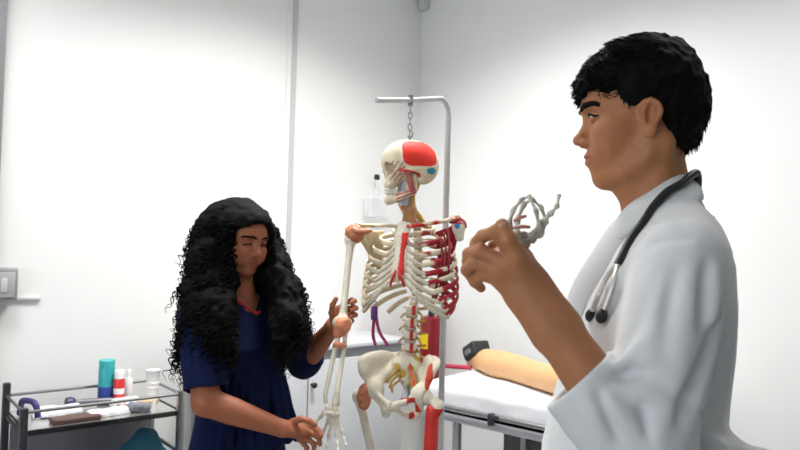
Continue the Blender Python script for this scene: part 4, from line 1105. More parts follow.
def brow(name, HO, HR, s, m, parent, thick=.0042, hf_=None):
    pts = [on_field(hf_, p, .0) for p in (V(.0970, s * .010, .0165), V(.0945, s * .021, .0205), V(.0880, s * .034, .0225), V(.0790, s * .044, .0205), V(.070, s * .051, .0155))]
    mb = MB(); C_ = spline(pts, 8); rng = random.Random(3)
    mb.tube([HO + HR @ p for p in C_], [thick * .30 + thick * .40 * math.sin(PI * (i + 3) / (len(C_) + 4)) for i in range(len(C_))], 8)
    for k in range(40):
        i = rng.randrange(len(C_) - 2); p = C_[i] + V(.001, 0, rng.uniform(-.003, .003)); d = unit(C_[i + 1] - C_[i]) + V(0, 0, rng.uniform(.1, .6))
        mb.tube([HO + HR @ p, HO + HR @ (p + d * .0045), HO + HR @ (p + d * .008)], [.0007, .0006, .0002], 4)
    return mb.build(name, m, parent)
def lash(HO, HR, s, m, parent, dz=0.0):
    e = V(.0755 - dz * .12, s * .0310, .0015 + dz); mb = MB()
    mb.tube(spline([HO + HR @ (e + d) for d in (V(.0062, s * -.0120, -.001), V(.0124, s * -.004, .0040), V(.0122, s * .006, .0036), V(.0050, s * .0150, -.0010), V(.000, s * .0185, -.0005))], 6), [.0008] + [.0017] * 18 + [.0014, .0012, .001, .0009, .0008, .0006], 6)
    return mb.build('eyelash', m, parent)
def add_finger(F, pts, r0, r1, k=.005, root=.010):
    n = len(pts); rs = np.linspace(r0, r1, n); pts = [np.asarray(p, float) for p in pts]
    g = poly(pts, rs)
    F.u(g, k)
    for p, r in zip(pts[1:-1], rs[1:-1]): F.u(ell(p, (r * 1.06,) * 3), .003)
def nails(name, lst, m, parent):
    """lst: (tip, previous joint, outward normal, radius)"""
    mb = MB()
    for tip, prev, nrm, r in lst:
        d = unit(tip - prev); n = unit(nrm - d * d.dot(nrm)); y = np.cross(n, d); R = np.stack([d, y, n], 1)
        mb.ball(tip - d * r * .25 + n * r * .62, (r * .85, r * .72, r * .42), R, 12)
    return mb.build(name, m, parent)
def cross_section(zs, front, back, half, O, Fv, Lv, cL=0.0, pw=2.0):
    zs = np.array(zs); o = np.argsort(zs); zs = zs[o]; fr = np.array(front)[o]; bk = np.array(back)[o]; hf = np.array(half)[o]
    def f(p):
        q = p - O; z = p[:, 2]; a = np.interp(z, zs, fr); b = np.interp(z, zs, bk); h = np.interp(z, zs, hf)
        c = (a + b) / 2; r = (a - b) / 2; x = ((q @ Fv) - c) / r; y = ((q @ Lv) - cL) / h
        d = ((np.abs(x) ** pw + np.abs(y) ** pw) ** (1 / pw) - 1) * np.minimum(r, h)
        return np.maximum(d, np.maximum(zs[0] - z, z - zs[-1]))
    return f
def ray_on(F, px, py, y0, y1, off=0.0, n=160):
    """first point of surface F seen at (px, py)"""
    Ys = np.linspace(y0, y1, n); P = np.array([at(px, py, y) for y in Ys]); d = F(P)
    i = np.argmax(d < off); 
    if not (d < off).any(): i = int(np.argmin(d))
    return P[i]
def strands(name, starts, m, parent, seed=0, n=6, sides=4):
    """starts: (point, direction, length, radius, bend vector, curl radius, turns)"""
    vs, fs = [], []; rng = np.random.default_rng(seed)
    for p, d, ln, r, bend, cr, turns in starts:
        d = unit(d); side = unit(np.cross(d, rng.normal(size=3))); s2 = np.cross(d, side); base = len(vs); ph = rng.random() * 6.28
        t = np.linspace(0, 1, n); 
        C_ = p + np.outer(t * ln, d) + np.outer(t * t * ln, bend)
        if cr: 
            w_ = np.minimum(1, t * 4) * cr; C_ = C_ + np.outer(w_ * np.cos(ph + 2 * PI * turns * t), side) + np.outer(w_ * np.sin(ph + 2 * PI * turns * t), s2)
        T = np.gradient(C_, axis=0); T /= np.linalg.norm(T, axis=1)[:, None] + 1e-9
        A = np.cross(T, side + .01); A /= np.linalg.norm(A, axis=1)[:, None] + 1e-9; B = np.cross(T, A)
        rr = r * (1 - .85 * t ** 2)
        for i in range(n):
            for k in range(sides):
                a = 2 * PI * k / sides; vs.append(C_[i] + rr[i] * (math.cos(a) * A[i] + math.sin(a) * B[i]))
        for i in range(n - 1):
            for k in range(sides): fs.append((base + i * sides + k, base + i * sides + (k + 1) % sides, base + (i + 1) * sides + (k + 1) % sides, base + (i + 1) * sides + k))
    return np.array(vs), np.array(fs)
def merged(name, parts, m, parent):
    vs, fs, o = [], [], 0
    for v, f in parts: vs.append(v); fs.append(np.asarray(f) + o); o += len(v)
    return link_mesh(name, np_mesh(name, np.concatenate(vs), np.concatenate(fs)), m, parent)
m_hair = mat('black_hair', (.0025, .0022, .0022), .75, spec=.10, noise=.3, nscale=150)
m_skin = mat('skin', (.45, .22, .12), .55, spec=.35, attr=True, noise=.05, nscale=90, sss=.06, bump=.06, bscale=420)

# ------------------------------------------------------------------ the man in the white coat
MO = at(660, 225, 1.08); MO[2] = 0
MFv = unit(V(-.943, .333, 0)); MLv = V(-MFv[1], MFv[0], 0)
def mp(f, l, u): return MO + MFv * f + MLv * l + V(0, 0, u)
man = empty('person', MO, math.atan2(MFv[1], MFv[0])); tag(man, 'man in a white coat with black hair holding up a skeletal hand model', 'person')
HO = at(644, 119, 1.08); HR = frame(MFv + MLv * .17 + V(0, 0, -.05))
hf = head_field(0)
B = Field(); B.u(Framed(hf, HO, HR), 0)
nk = HO + HR @ V(-.008, 0, -.045); nb = mp(-.004, 0, 1.50)
B.u(cap(nk, nb, .047, .054), .025)
B.u(cap(HO + HR @ V(.014, 0, -.085), mp(.010, 0, 1.525), .030, .034), .030)
B.u(ell(HO + HR @ V(.034, 0, -.112), (.009, .008, .010)), .015)
for s in (1, -1): B.u(cap(HO + HR @ V(-.022, s * .050, -.045), mp(.015, s * .020, 1.51), .012, .011), .018)
# trunk and legs
B.u(cross_section((.80, .92, 1.05, 1.20, 1.36, 1.46, 1.51), (.085, .09, .085, .080, .075, .05, .03), (-.10, -.10, -.080, -.08, -.090, -.075, -.05), (.14, .145, .14, .14, .145, .12, .07), MO, MFv, MLv), .03)
for s in (1, -1):
    B.u(poly([mp(-.01, s * .09, .90), mp(.005, s * .10, .50), mp(-.03, s * .10, .10)], (.085, .055, .038)), .03)
    B.u(cap(mp(-.035, s * .10, .06), mp(.13, s * .115, .045), .036, .036), .03)
shj = at(684, 264, .90); elj = at(643, 452, .865); wrj = at(528, 290, .92)
B.u(poly([mp(-.03, .08, 1.44), shj - V(0, 0, .012), elj], (.05, .040, .038)), .03)
fa = wrj - elj; fd = unit(fa)
handn = unit(V(.15, -1, -.1)); handn = unit(handn - fd * fd.dot(handn))   # back of the hand, towards the viewer
hx = np.cross(handn, fd)
B.u(poly([elj, elj + fa * .28, elj + fa * .62, wrj], (.040, .0375, .0325, .0255)), .01)
B.u(poly([elj + fa * .75 + hx * .010, wrj + hx * .010], (.025, .020)), .015).u(poly([elj + fa * .75 - hx * .010, wrj - hx * .010], (.025, .020)), .015)
X = lambda px, py, y: at(px, py, y)
fing = {'thumb': [X(526, 276, .915), X(518, 257, .895), X(509, 240, .890), X(502, 225, .897)],
        'index': [X(516, 256, .905), X(496, 232, .903), X(483, 236, .925), X(475, 243, .938)],
        'middle': [X(506, 264, .908), X(481, 251, .918), X(469, 254, .940), X(467, 262, .952)],
        'ring': [X(500, 272, .915), X(475, 262, .930), X(467, 270, .946), X(472, 278, .956)],
        'pinky': [X(502, 281, .922), X(482, 275, .938), X(475, 282, .950), X(481, 288, .958)]}
palm = [wrj, X(513, 268, .918)]
B.u(flatcap(wrj + fd * .005, X(512, 266, .918), .028, .033, handn, .55), .015)
for nm in ('index', 'middle', 'ring', 'pinky'): B.u(cap(wrj + fd * .012 + (fing[nm][0] - wrj) * .15, fing[nm][0], .014, .0105), .012)
B.u(cap(X(508, 264, .938), X(494, 246, .942), .011, .009), .006)
B.u(poly([wrj + fd * .006, fing['thumb'][0], fing['thumb'][1]], (.018, .017, .0125)), .012)
for nm, r0, r1 in (('thumb', .0125, .0090), ('index', .0105, .0078), ('middle', .0105, .0078), ('ring', .0100, .0074), ('pinky', .0090, .0066)): add_finger(B, fing[nm], r0, r1)
# far arm hanging at his side
fsh, fel, fwr = mp(-.04, -.175, 1.455), mp(-.06, -.235, 1.17), mp(.03, -.225, .93)
B.u(poly([mp(-.03, -.08, 1.44), fsh - V(0, 0, .012), fel, fwr], (.05, .042, .040, .027)), .02)
B.u(flatcap(fwr, fwr + V(0, 0, -.085) + MFv * .03, .027, .034, MLv, .5), .012)
for j in range(4):
    a = fwr + V(0, 0, -.085) + MFv * (.052 - .019 * j); add_finger(B, [a, a + V(0, 0, -.035) + MFv * .006, a + V(0, 0, -.058) + MFv * .002 + MLv * .008, a + V(0, 0, -.074 + .006 * abs(j - 1)) + MLv * .016 - MFv * .004], .0098, .0076)
add_finger(B, [fwr + V(0, 0, -.03) + MFv * .030, fwr + V(0, 0, -.06) + MFv * .058, fwr + V(0, 0, -.088) + MFv * .070 + MLv * .008], .0125, .0088)
SKM = V(.40, .165, .070)
def man_tint(P):
    c = np.repeat(SKM[None], len(P), 0) * (1 + .06 * vnoise(P * 35))[:, None]
    Q = (P - HO) @ HR; h = np.abs(Q).max(1) < .16
    c[h] = face_tint(Q[h], SKM * 1.02, V(.36, .085, .060), V(.44, .145, .065))
    return c
body = sdf_obj('body', B, mp(0, 0, 0) - V(.45, .55, .02), V(MO[0] + .45, MO[1] + .55, 1.86), .0024, m_skin, man, man_tint, n=16, slack=1.5)
nails('fingernail', [(fing['thumb'][-1], fing['thumb'][-2], V(-.2, -1, .2), .0090), (fing['index'][-1], fing['index'][-2], V(-.9, -.5, .5), .0078), (fing['middle'][-1], fing['middle'][-2], V(-1, -.4, 0), .0078)], mat('nail', (.50, .26, .18), .3), body)
for s in (1, -1): brow('eyebrow', HO, HR, s, m_hair, man, .0066, hf); lash(HO, HR, s, m_hair, man)
# hair
FX = np.array([-.12, -.088, -.070, -.045, -.028, -.018, -.008, .004, .012, .018, .026, .036, .050, .075, .105])
UX = np.array([-.010, -.038, -.056, -.056, -.045, -.020, .004, .014, .010, .004, .004, .012, .022, .036, .043])
bald = head_field(0, False)
H = Field()
H.u(lambda p: bald(p) - .0055, 0).u(ell((-.003, 0, .046), (.085, .0790, .0845)), .01).u(ell((-.048, 0, -.004), (.035, .060, .062)), .03).u(ell((.048, 0, .067), (.045, .056, .034)), .025).u(ell((-.002, 0, .092), (.070, .056, .036)), .02)
def hair_low(p): return (np.interp(p[:, 0], FX, UX) + .014 * np.clip((.050 - np.abs(p[:, 1])) / .045, 0, 1) * (p[:, 0] > .02) * (p[:, 0] < .085) + .004 * vnoise(p * 130) + .007 * vnoise(p * 48) * (p[:, 0] > .03) - p[:, 2]) * .75
H.i(hair_low, .006)
H.disp = lambda p: .0045 * vnoise(p * V(38, 60, 60)) + .0025 * vnoise(p * 120); H.dmax = .008
Ph, Qh = sdf_mesh(H, (-.125, -.11, -.08), (.13, .11, .165), .0026)
rng = np.random.default_rng(3); sel = Ph[rng.choice(len(Ph), 5200)]; st_ = []
for p in sel:
    n_ = unit(p - V(-.01, 0, .03)); sd_ = vnoise((p * 22)[None])[0]
    if p[0] > .045 and p[2] > .025:   # loose fringe: forward and wavy
        st_.append((p - n_ * .003, unit(V(.7, .5 * sd_ + .15 * rng.normal(), .1 - max(0, (p[0] - .07)) * 12 + .2 * rng.normal()) + n_ * .45), rng.uniform(.008, .015), .0012, V(-.1, .3 * sd_, -.30), .0015, 1.2))
    elif p[2] > .075 and p[0] > -.03: st_.append((p - n_ * .002, unit(V(.6, .5 * sd_, .0) + n_ * .28), rng.uniform(.012, .022), .0012, V(.1, .2, -.3), .001, 1))
    elif len(st_) % 2 == 0: st_.append((p - n_ * .001, unit(V(-.05, 0, -1) - n_ * .02), rng.uniform(.008, .014), .0010, V(.0, 0, -.1), 0, 0))
vs, fs = strands('x', st_, None, None, 1, 5, 4)
merged('hair', [(HO + Ph @ HR.T, Qh), (HO + vs @ HR.T, fs)], m_hair, man)

# white coat
m_coat = mat('coat_cotton', (.62, .62, .62), .8, noise=.03, nscale=25, bump=.12, bscale=700, sheen=.1)
C = Field()
ZS = (.62, .90, 1.10, 1.158, 1.237, 1.317, 1.369, 1.396, 1.455, 1.476, 1.515, 1.545)
CFr = (.19, .175, .180, .178, .160, .135, .118, .108, .080, .070, .045, .030)
CBk = (-.160, -.135, -.103, -.100, -.104, -.110, -.112, -.112, -.107, -.100, -.078, -.058)
CHf = (.22, .20, .178, .175, .178, .182, .184, .184, .172, .160, .115, .075)
C.u(cross_section(ZS, CFr, CBk, CHf, MO, MFv, MLv, 0, 2.2), 0)
fsh_ = fsh; 
cuff = at(577, 379, .892); cd_ = unit(cuff - elj)
SL_ = Field()
SL_.u(poly([elj, elj * .5 + cuff * .5, cuff], (.056, .058, .054)), 0)
SL_.u(tor(cuff - cd_ * .014, cd_, .046, .0075, 2.2), .004).u(tor(cuff - cd_ * .045, cd_, .049, .0060, 2.6), .006)
SL_.i(plane(cuff, cd_), .004).s(cap(cuff + cd_ * .03, cuff - cd_ * .012, .0435, .040), .003)
C.u(poly([mp(-.030, .070, 1.490), shj + V(0, 0, .004), shj * .55 + elj * .45, elj], (.045, .056, .059, .055)), .035)
C.u(SL_, .02)
fw_ = unit(fwr - fel); SF_ = Field()
SF_.u(poly([fel, fel * .2 + fwr * .8], (.062, .048)), 0).i(plane(fel * .22 + fwr * .78, fw_), .004)
C.u(poly([mp(-.030, -.070, 1.490), fsh, fel], (.045, .062, .060)), .035).u(SF_, .02)
fl0, fl1, fl2 = at(690, 428, .97), at(738, 446, .98), at(790, 450, 1.00)
C.u(poly([mp(-.05, .11, 1.20), fl0 - V(0, 0, .02), fl1 - V(0, 0, .015), fl2 - V(0, 0, .03)], (.03, .030, .020, .012)), .03)
hem = [mp(-.10, .12, .62), mp(-.17, .12, .62), mp(-.22, .11, .62)]
for t_ in np.linspace(0, 1, 9):                                            # the open back of the coat swings out and hangs to the hem
    a_ = (fl0 * (1 - 2 * t_) + fl1 * 2 * t_) if t_ < .5 else (fl1 * (2 - 2 * t_) + fl2 * (2 * t_ - 1)); b_ = hem[0] * (1 - t_) + hem[2] * t_
    r_ = .030 - .018 * t_; C.u(cap(a_ - V(0, 0, .02 + .012 * t_), b_, r_, r_ + .010), .025)
C.s(cap(HO + HR @ V(-.018, 0, -.06), mp(-.008, 0, 1.51), .056, .056), .006)
C.s(ell(mp(.055, 0, 1.50), (.055, .045, .060), np.stack([MFv, MLv, V(0, 0, 1)], 1)), .012)
surf = lambda px, py: ray_on(C, px, py, .55, 1.4)
CRE = [(surf(a_[0], a_[1]), surf(a_[2], a_[3]), a_[4], a_[5]) for a_ in (
    (716, 268, 712, 335, .006, .011), (706, 262, 700, 330, -.005, .010), (694, 258, 676, 380, .005, .012), (676, 270, 655, 350, -.004, .010), (664, 290, 640, 385, .005, .012),
    (612, 372, 652, 336, .007, .010), (614, 378, 655, 368, -.006, .008), (616, 386, 660, 396, .006, .010), (606, 400, 636, 432, .006, .010), (598, 392, 620, 440, -.005, .008), (588, 398, 604, 445, .005, .009),
    (640, 236, 672, 226, .004, .009), (648, 246, 690, 240, -.003, .008), (735, 300, 722, 420, .003, .010), (722, 305, 682, 415, -.008, .011), (712, 330, 676, 420, -.004, .010), (684, 405, 728, 436, -.006, .010),
    (668, 400, 655, 445, .005, .010), (640, 400, 652, 446, -.004, .009), (628, 262, 604, 300, .004, .009), (622, 290, 600, 330, -.004, .009))]
def coat_disp(p):
    d = .0030 * vnoise(p * V(9, 9, 6)) + .0016 * vnoise(p * V(24, 24, 12)) + .0005 * vnoise(p * 60)
    for a_, b_, am, w_ in CRE:
        ab = b_ - a_; h = np.clip((p - a_) @ ab / ab.dot(ab), -.15, 1.15); q = p - a_ - h[:, None] * ab
        d = d + 1.7 * am * np.exp(-(q * q).sum(1) / (w_ * w_)) * np.clip(np.sin(PI * (h + .15) / 1.3), 0, 1)
    return d
C.disp = coat_disp; C.dmax = .018
coat = sdf_obj('lab_coat', C, V(MO[0] - .5, MO[1] - .55, .60), V(MO[0] + .5, MO[1] + .55, 1.60), .0040, m_coat, man, slack=1.6)
# collar and lapel lie on the coat
def band(name, pts, nrm_of, r, k, m, parent, h=.003, disp=None):
    F = Field(); P_ = spline(pts, 5)
    for a, b in zip(P_, P_[1:]): F.u(flatcap(a, b, r if np.isscalar(r) else r[0], r if np.isscalar(r) else r[0], nrm_of((a + b) / 2), k), .004)
    lo = np.min(P_, 0) - .06; hi = np.max(P_, 0) + .06
    return sdf_obj(name, F, lo, hi, h, m, parent)
axn = mp(-.006, 0, 1.56)
def out_n(p):
    q = (p - axn) * V(1, 1, 0); return unit(unit(q) + V(0, 0, .75))
cpts = [mp(.060, .046, 1.505), mp(.036, .060, 1.530), mp(-.006, .064, 1.552), mp(-.034, .046, 1.570), mp(-.044, .0, 1.578), mp(-.034, -.046, 1.570), mp(-.006, -.064, 1.552), mp(.036, -.060, 1.530), mp(.060, -.046, 1.505)]
band('collar', cpts, out_n, .021, .20, m_coat, coat)
for s in (1, -1):
    lp_ = [mp(.062, s * .046, 1.500), mp(.088, s * .052, 1.455), mp(.118, s * .048, 1.400), mp(.136, s * .030, 1.330)]
    band('lapel', lp_, lambda p, s=s: unit(MFv * .8 + MLv * s * .6 + V(0, 0, .25)), .024, .22, m_coat, coat)
shirt = Field(); shirt.u(cross_section((1.15, 1.36, 1.44, 1.50, 1.53), (.135, .100, .080, .052, .034), (-.08,) * 5, (.10, .10, .095, .075, .058), MO, MFv, MLv), 0)
shirt.u(tor(mp(-.004, 0, 1.525), unit(V(0, 0, 1) - MFv * -.35), .056, .008, 2.0), .01).s(cap(nk, nb, .052, .055), .004).s(ell(mp(.058, 0, 1.54), (.03, .02, .06), np.stack([MFv, MLv, V(0, 0, 1)], 1)), .006)
sdf_obj('shirt', shirt, mp(0, 0, 1.1) - V(.25, .25, 0), mp(0, 0, 1.6) + V(.25, .25, 0), .004, mat('pale_shirt', (.62, .62, .66), .8), man)
# trousers and shoes
T = Field()
T.u(cross_section((.78, .90, 1.0, 1.04), (.10, .105, .10, .095), (-.115, -.118, -.095, -.088), (.155, .160, .150, .150), MO, MFv, MLv), 0)
for s in (1, -1): T.u(poly([mp(-.01, s * .09, .88), mp(.005, s * .10, .50), mp(-.03, s * .10, .09)], (.084, .068, .060)), .03)
T.disp = lambda p: .003 * vnoise(p * V(12, 12, 7)); T.dmax = .006; T.i(plane(mp(0, 0, .065), (0, 0, -1)), .004)
sdf_obj('trousers', T, mp(0, 0, .04) - V(.35, .35, 0), mp(0, 0, 1.08) + V(.35, .35, 0), .008, mat('dark_trousers', (.03, .032, .04), .8), man)
for s in (1, -1):
    S_ = Field(); S_.u(poly([mp(-.07, s * .10, .05), mp(.06, s * .11, .045), mp(.16, s * .118, .036)], (.048, .046, .038)), 0).i(plane(mp(0, 0, .002), (0, 0, -1)), .004)
    sdf_obj('shoe', S_, mp(.05, s * .1, .0) - V(.25, .25, .01), mp(.05, s * .1, .12) + V(.25, .25, 0), .006, m_black, man)

# stethoscope around his neck
ste = empty('stethoscope', mp(.05, .07, 1.50)); tag(ste, 'black stethoscope with pale metal ear tubes hung round the neck of the coat', 'stethoscope')
CC = lambda p: np.minimum(np.minimum(C(p), Fcol(p)), 9)
Fcol = Field()
for a, b in zip(spline(cpts, 4), spline(cpts, 4)[1:]): Fcol.u(flatcap(a, b, .021, .021, out_n((a + b) / 2), .20), .004)
def off_coat(p, off):
    p = np.asarray(p, float)
    for _ in range(12):
        d = CC(p[None])[0]; e = 1e-3; g = np.array([CC((p + V(*(e if i == j else 0 for j in range(3))))[None])[0] - CC((p - V(*(e if i == j else 0 for j in range(3))))[None])[0] for i in range(3)]) / (2 * e)
        p = p + unit(g) * (off - d) * .7
    return p
near = [at(x, y, d) for x, y, d in ((689, 184, 1.045), (680, 186, 1.015), (667, 191, 1.0), (652, 203, .99), (640, 217, .985), (628, 236, .985), (613, 262, .975))]
backp = [mp(-.056, .008, 1.560), mp(-.056, -.020, 1.560), mp(-.040, -.055, 1.558), mp(-.005, -.076, 1.552), mp(.045, -.075, 1.525), mp(.090, -.068, 1.46), mp(.128, -.060, 1.38), mp(.155, -.055, 1.30)]
near = [off_coat(p, .004) for p in near]; backp = [off_coat(p, .004) for p in backp]
m_rub = mat('black_rubber', (.010, .010, .011), .35)
MB().tube(spline(near[::-1] + backp, 6), .0062, 12).build('tube', m_rub, ste)
m_pale = mat('ear_tube_metal', (.66, .63, .58), .3, .3)
e1 = [near[-1], ray_on(CC, 607, 276, .7, 1.3, .008), ray_on(CC, 599, 294, .7, 1.3, .010), at(592, 312, ray_on(CC, 599, 294, .7, 1.3)[1] - .012)]
MB().tube(spline(e1, 6), .0042, 10).build('ear_tube', m_pale, ste)
e2 = [near[-1], ray_on(CC, 614, 280, .7, 1.3, .006), ray_on(CC, 608, 298, .7, 1.3, .006), at(603, 312, ray_on(CC, 606, 305, .7, 1.3)[1] - .006)]
MB().tube(spline(e2, 6), .0036, 10).build('ear_tube', m_pale, ste)
for q_ in (e1, e2):
    d_ = unit(q_[-1] - q_[-2]); MB().ball(q_[-1] + d_ * .006, (.0115, .008, .008), frame(d_), 14).build('ear_tip', m_black, ste)
cpz = backp[-1]; MB().lathe(cpz - V(0, 0, .02), [(.018, -.006), (.021, 0), (.021, .008), (.012, .014)], 24, MFv).build('chest_piece', m_steel, ste)

# skeletal hand model held up in his left hand
hm = empty('skeletal_hand_model', at(524, 236, .925)); tag(hm, 'small bone-coloured skeletal hand model with curled fingers held up by the man', 'anatomical model')
GB = V(.55, .53, .45); 
def hm_t(P): 
    n = vnoise(P * 130); return np.clip(GB * (1 + .45 * n)[:, None], 0, 1)
HY = .935
carpals(hm, at(519, 243, HY), frame(unit(at(535, 246, HY) - at(519, 243, HY)), unit(at(519, 254, HY) - at(519, 238, HY))), .8, hm_t)
LO = [[(513, 238, 0), (509, 224, .01), (513, 210, .012), (522, 199, .01), (530, 196, 0)], [(518, 236, .01), (517, 220, .03), (524, 204, .035), (533, 199, .03)],
      [(523, 241, .0), (533, 240, -.01), (539, 228, -.012), (536, 210, -.01), (529, 198, 0)], [(526, 243, .01), (541, 234, .0), (546, 221, .0), (541, 207, .005), (533, 200, .01)]]
for P_ in LO: bone_chain(hm, 'finger_bones', [at(x, y, HY + d) for x, y, d in P_], .0041, None, hm_t)
bone_chain(hm, 'thumb_bones', [at(531, 236, HY + .01), at(543, 222, HY), at(551, 213, HY - .005), at(557, 206, HY - .006), at(559, 195, HY - .004)], .0044, None, hm_t)
for (x0, y0, x1, y1) in ((514, 221, 526, 216), (513, 228, 530, 227), (515, 235, 530, 237)):
    MB().tube([at(x0, y0, HY + .004), at((x0 + x1) / 2, (y0 + y1) / 2 - 1, HY - .002), at(x1, y1, HY)], [.0022, .0030, .0022], 8).build('tendon', mat('tendon_pink', (.55, .25, .20), .45), hm)
# ------------------------------------------------------------------ the woman in navy scrubs
WFv = unit(V(.72, -.69, 0)); WLv = V(-WFv[1], WFv[0], 0)
WO = at(243, 300, 2.05); WO[2] = 0
def fp(f, l, u): return WO + WFv * f + WLv * l + V(0, 0, u)
wom = empty('person', WO, math.atan2(WFv[1], WFv[0])); tag(wom, 'woman in navy scrubs with long curly black hair holding the skeleton arm', 'person')
KH = at(240, 239.5, 2.05); WHF = unit(V(.76, -.62, -.15)); WHR = frame(WHF, V(.06, 0, 1))
wsc = .92
G = Field(); wf = head_field(1); G.u(Framed(wf, KH, WHR, wsc), 0)
hz = lambda py: at(243, py, 2.05)[2]
zsh = hz(300)
G.u(cap(KH + WHR @ V(-.02, 0, -.04), fp(-.02, 0, zsh + .015), .042, .048), .025)
zz = (hz(300), hz(318), hz(345), hz(375), hz(405), hz(440), hz(480), hz(520))
TFr = (.035, .065, .105, .098, .085, .095, .10, .09); TBk = (-.075, -.095, -.095, -.085, -.085, -.105, -.125, -.11); THf = (.085, .145, .150, .135, .128, .150, .170, .165)
G.u(cross_section(zz, [v - .012 for v in TFr], [v + .012 for v in TBk], [v - .012 for v in THf], WO, WFv, WLv), .02)
wsR, weR, wwR = at(199, 318, 1.93), at(206, 402, 1.86), at(281, 428, 1.90)
wsL, weL, wwL = at(287, 312, 2.13), at(304, 362, 2.24), at(333, 327, 2.115)
G.u(poly([fp(-.02, -.08, zsh - .03), wsR, weR], (.05, .047, .037)), .03).u(poly([weR, weR * .65 + wwR * .35, wwR], (.038, .037, .0235)), .012)
G.u(poly([fp(-.02, .08, zsh - .03), wsL, weL], (.05, .046, .037)), .03).u(poly([weL, weL * .6 + wwL * .4, wwL], (.038, .036, .024)), .012)
# her right hand reaches for the bones of the skeleton hand
y = 1.93; X = lambda px, py, d=0.0: at(px, py, y + d)
G.u(flatcap(wwR + V(.01, 0, -.002), X(299, 430), .024, .028, V(.1, -.6, .8), .55), .012)
for P_, r0, r1 in (([X(302, 424, .01), X(312, 426, .01), X(318, 430, .0), X(321, 436, -.01)], .0086, .0068), ([X(303, 430), X(313, 434), X(319, 438), X(320, 444)], .0086, .0068),
                   ([X(301, 435), X(309, 440), X(314, 444), X(314, 449)], .0082, .0064), ([X(298, 438), X(304, 444), X(307, 448), X(306, 452)], .0074, .0060), ([X(292, 422, -.01), X(301, 419, -.025), X(309, 421, -.03), X(315, 425, -.03)], .0098, .0074)): add_finger(G, P_, r0, r1)
# her left hand holds the elbow from behind
y = 2.115; pc_ = at(341, 314, 2.125)
G.u(flatcap(wwL + V(.004, 0, .006), pc_, .024, .030, V(.1, 1, .1), .5), .012)
for P_, r0, r1 in (([X(344, 304, .01), X(352, 300, -.01), X(354.5, 301, -.035), X(351, 303, -.055)], .0086, .0068), ([X(346, 310, .01), X(353.5, 307, -.01), X(356, 308, -.035), X(352, 310, -.055)], .0086, .0068),
                   ([X(346, 316, .01), X(353.5, 314, -.01), X(355.5, 315, -.035), X(352, 316.5, -.055)], .0082, .0066), ([X(344, 322, .01), X(350.5, 320.5, -.01), X(352, 321, -.03), X(349.5, 322, -.05)], .0074, .0060), ([X(334, 322, -.01), X(331.5, 313, -.03), X(332.5, 305, -.045), X(336, 299, -.05)], .0100, .0074)): add_finger(G, P_, r0, r1)
for s in (1, -1):
    G.u(poly([fp(-.01, s * .085, hz(510)), fp(.005, s * .09, .46), fp(-.03, s * .09, .09)], (.085, .052, .036)), .03)
    G.u(cap(fp(-.03, s * .09, .055), fp(.11, s * .105, .042), .033, .033), .03)
SKW = V(.34, .112, .052)
def wom_tint(P):
    c = np.repeat(SKW[None], len(P), 0) * (1 + .06 * vnoise(P * 35))[:, None]
    Q = (P - KH) @ WHR / wsc; h = np.abs(Q).max(1) < .16
    c[h] = face_tint(Q[h], SKW * 1.05, V(.24, .026, .024), V(.50, .095, .060), False)
    return c
wb_ = sdf_obj('body', G, WO + V(-.45, -.42, -.01), V(WO[0] + .5, WO[1] + .45, 1.66), .0032, m_skin, wom, wom_tint, n=16, slack=1.5)
for s in (1, -1): brow('eyebrow', KH, WHR * wsc, s, m_hair, wom, .0046, wf); lash(KH, WHR * wsc, s, m_hair, wom, -.0065)
# scrubs: tunic with short sleeves, trousers
m_navy = mat('navy_scrubs', (.0030, .0075, .042), .85, spec=.15, noise=.08, nscale=30, bump=.15, bscale=500)
D = Field(); D.u(cross_section(zz, TFr, TBk, THf, WO, WFv, WLv, 0, 2.2), 0)
SA = Field().u(poly([wsR, wsR * .10 + weR * .90], (.058, .060)), 0).i(plane(wsR * .14 + weR * .86, weR - wsR), .004).s(cap(weR, wsR * .22 + weR * .78, .050, .048), .003)
SB = Field().u(poly([weL, weL + (wwL - weL) * .30], (.054, .050)), 0).i(plane(weL + (wwL - weL) * .22, wwL - weL), .004)
D.u(poly([fp(-.02, -.08, zsh - .03), wsR], (.055, .058)), .03).u(SA, .01).u(poly([fp(-.02, .08, zsh - .03), wsL, weL], (.055, .057, .054)), .03).u(SB, .01)
neckV = [fp(.0, .060, zsh + .010), fp(.050, .040, zsh - .012), fp(.100, .0, zsh - .075), fp(.050, -.040, zsh - .012), fp(.0, -.060, zsh + .010)]
D.s(cap(fp(-.015, 0, zsh + .05), fp(-.010, 0, zsh - .02), .054, .050), .006).s(poly([fp(.03, 0, zsh + .02), fp(.10, 0, zsh - .030), fp(.125, 0, zsh - .060)], (.042, .030, .008)), .004)
for k in range(9):
    a0 = fp(.08, -.09 + .03 * k, hz(395)); D.u(cap(fp(.095, -.10 + .024 * k, hz(360 + 8 * (k % 3))), fp(.10, -.13 + .034 * k, hz(440)), .003, .010), .022)
D.disp = lambda p: .004 * vnoise(p * V(11, 11, 7)) + .003 * vnoise(p * V(30, 30, 14)); D.dmax = .008
tun = sdf_obj('scrub_top', D, WO + V(-.42, -.4, hz(530)), V(WO[0] + .42, WO[1] + .42, zsh + .06), .0045, m_navy, wom, slack=1.6)
tr_ = MB(); tpts = [ray_ for ray_ in spline(neckV[1:4], 6)]
DG = lambda p: np.minimum(D(p), G(p))
red_pts = [ray_on(DG, x, y_, 1.7, 2.3, .001) for x, y_ in ((236, 299), (241, 303.5), (246, 307.5), (251, 311), (256, 313.5), (260, 312))]
MB().tube(spline(red_pts, 5), .0062, 8).build('neck_trim', mat('trim_red', (.42, .030, .045), .7), tun)
PZ = Field()
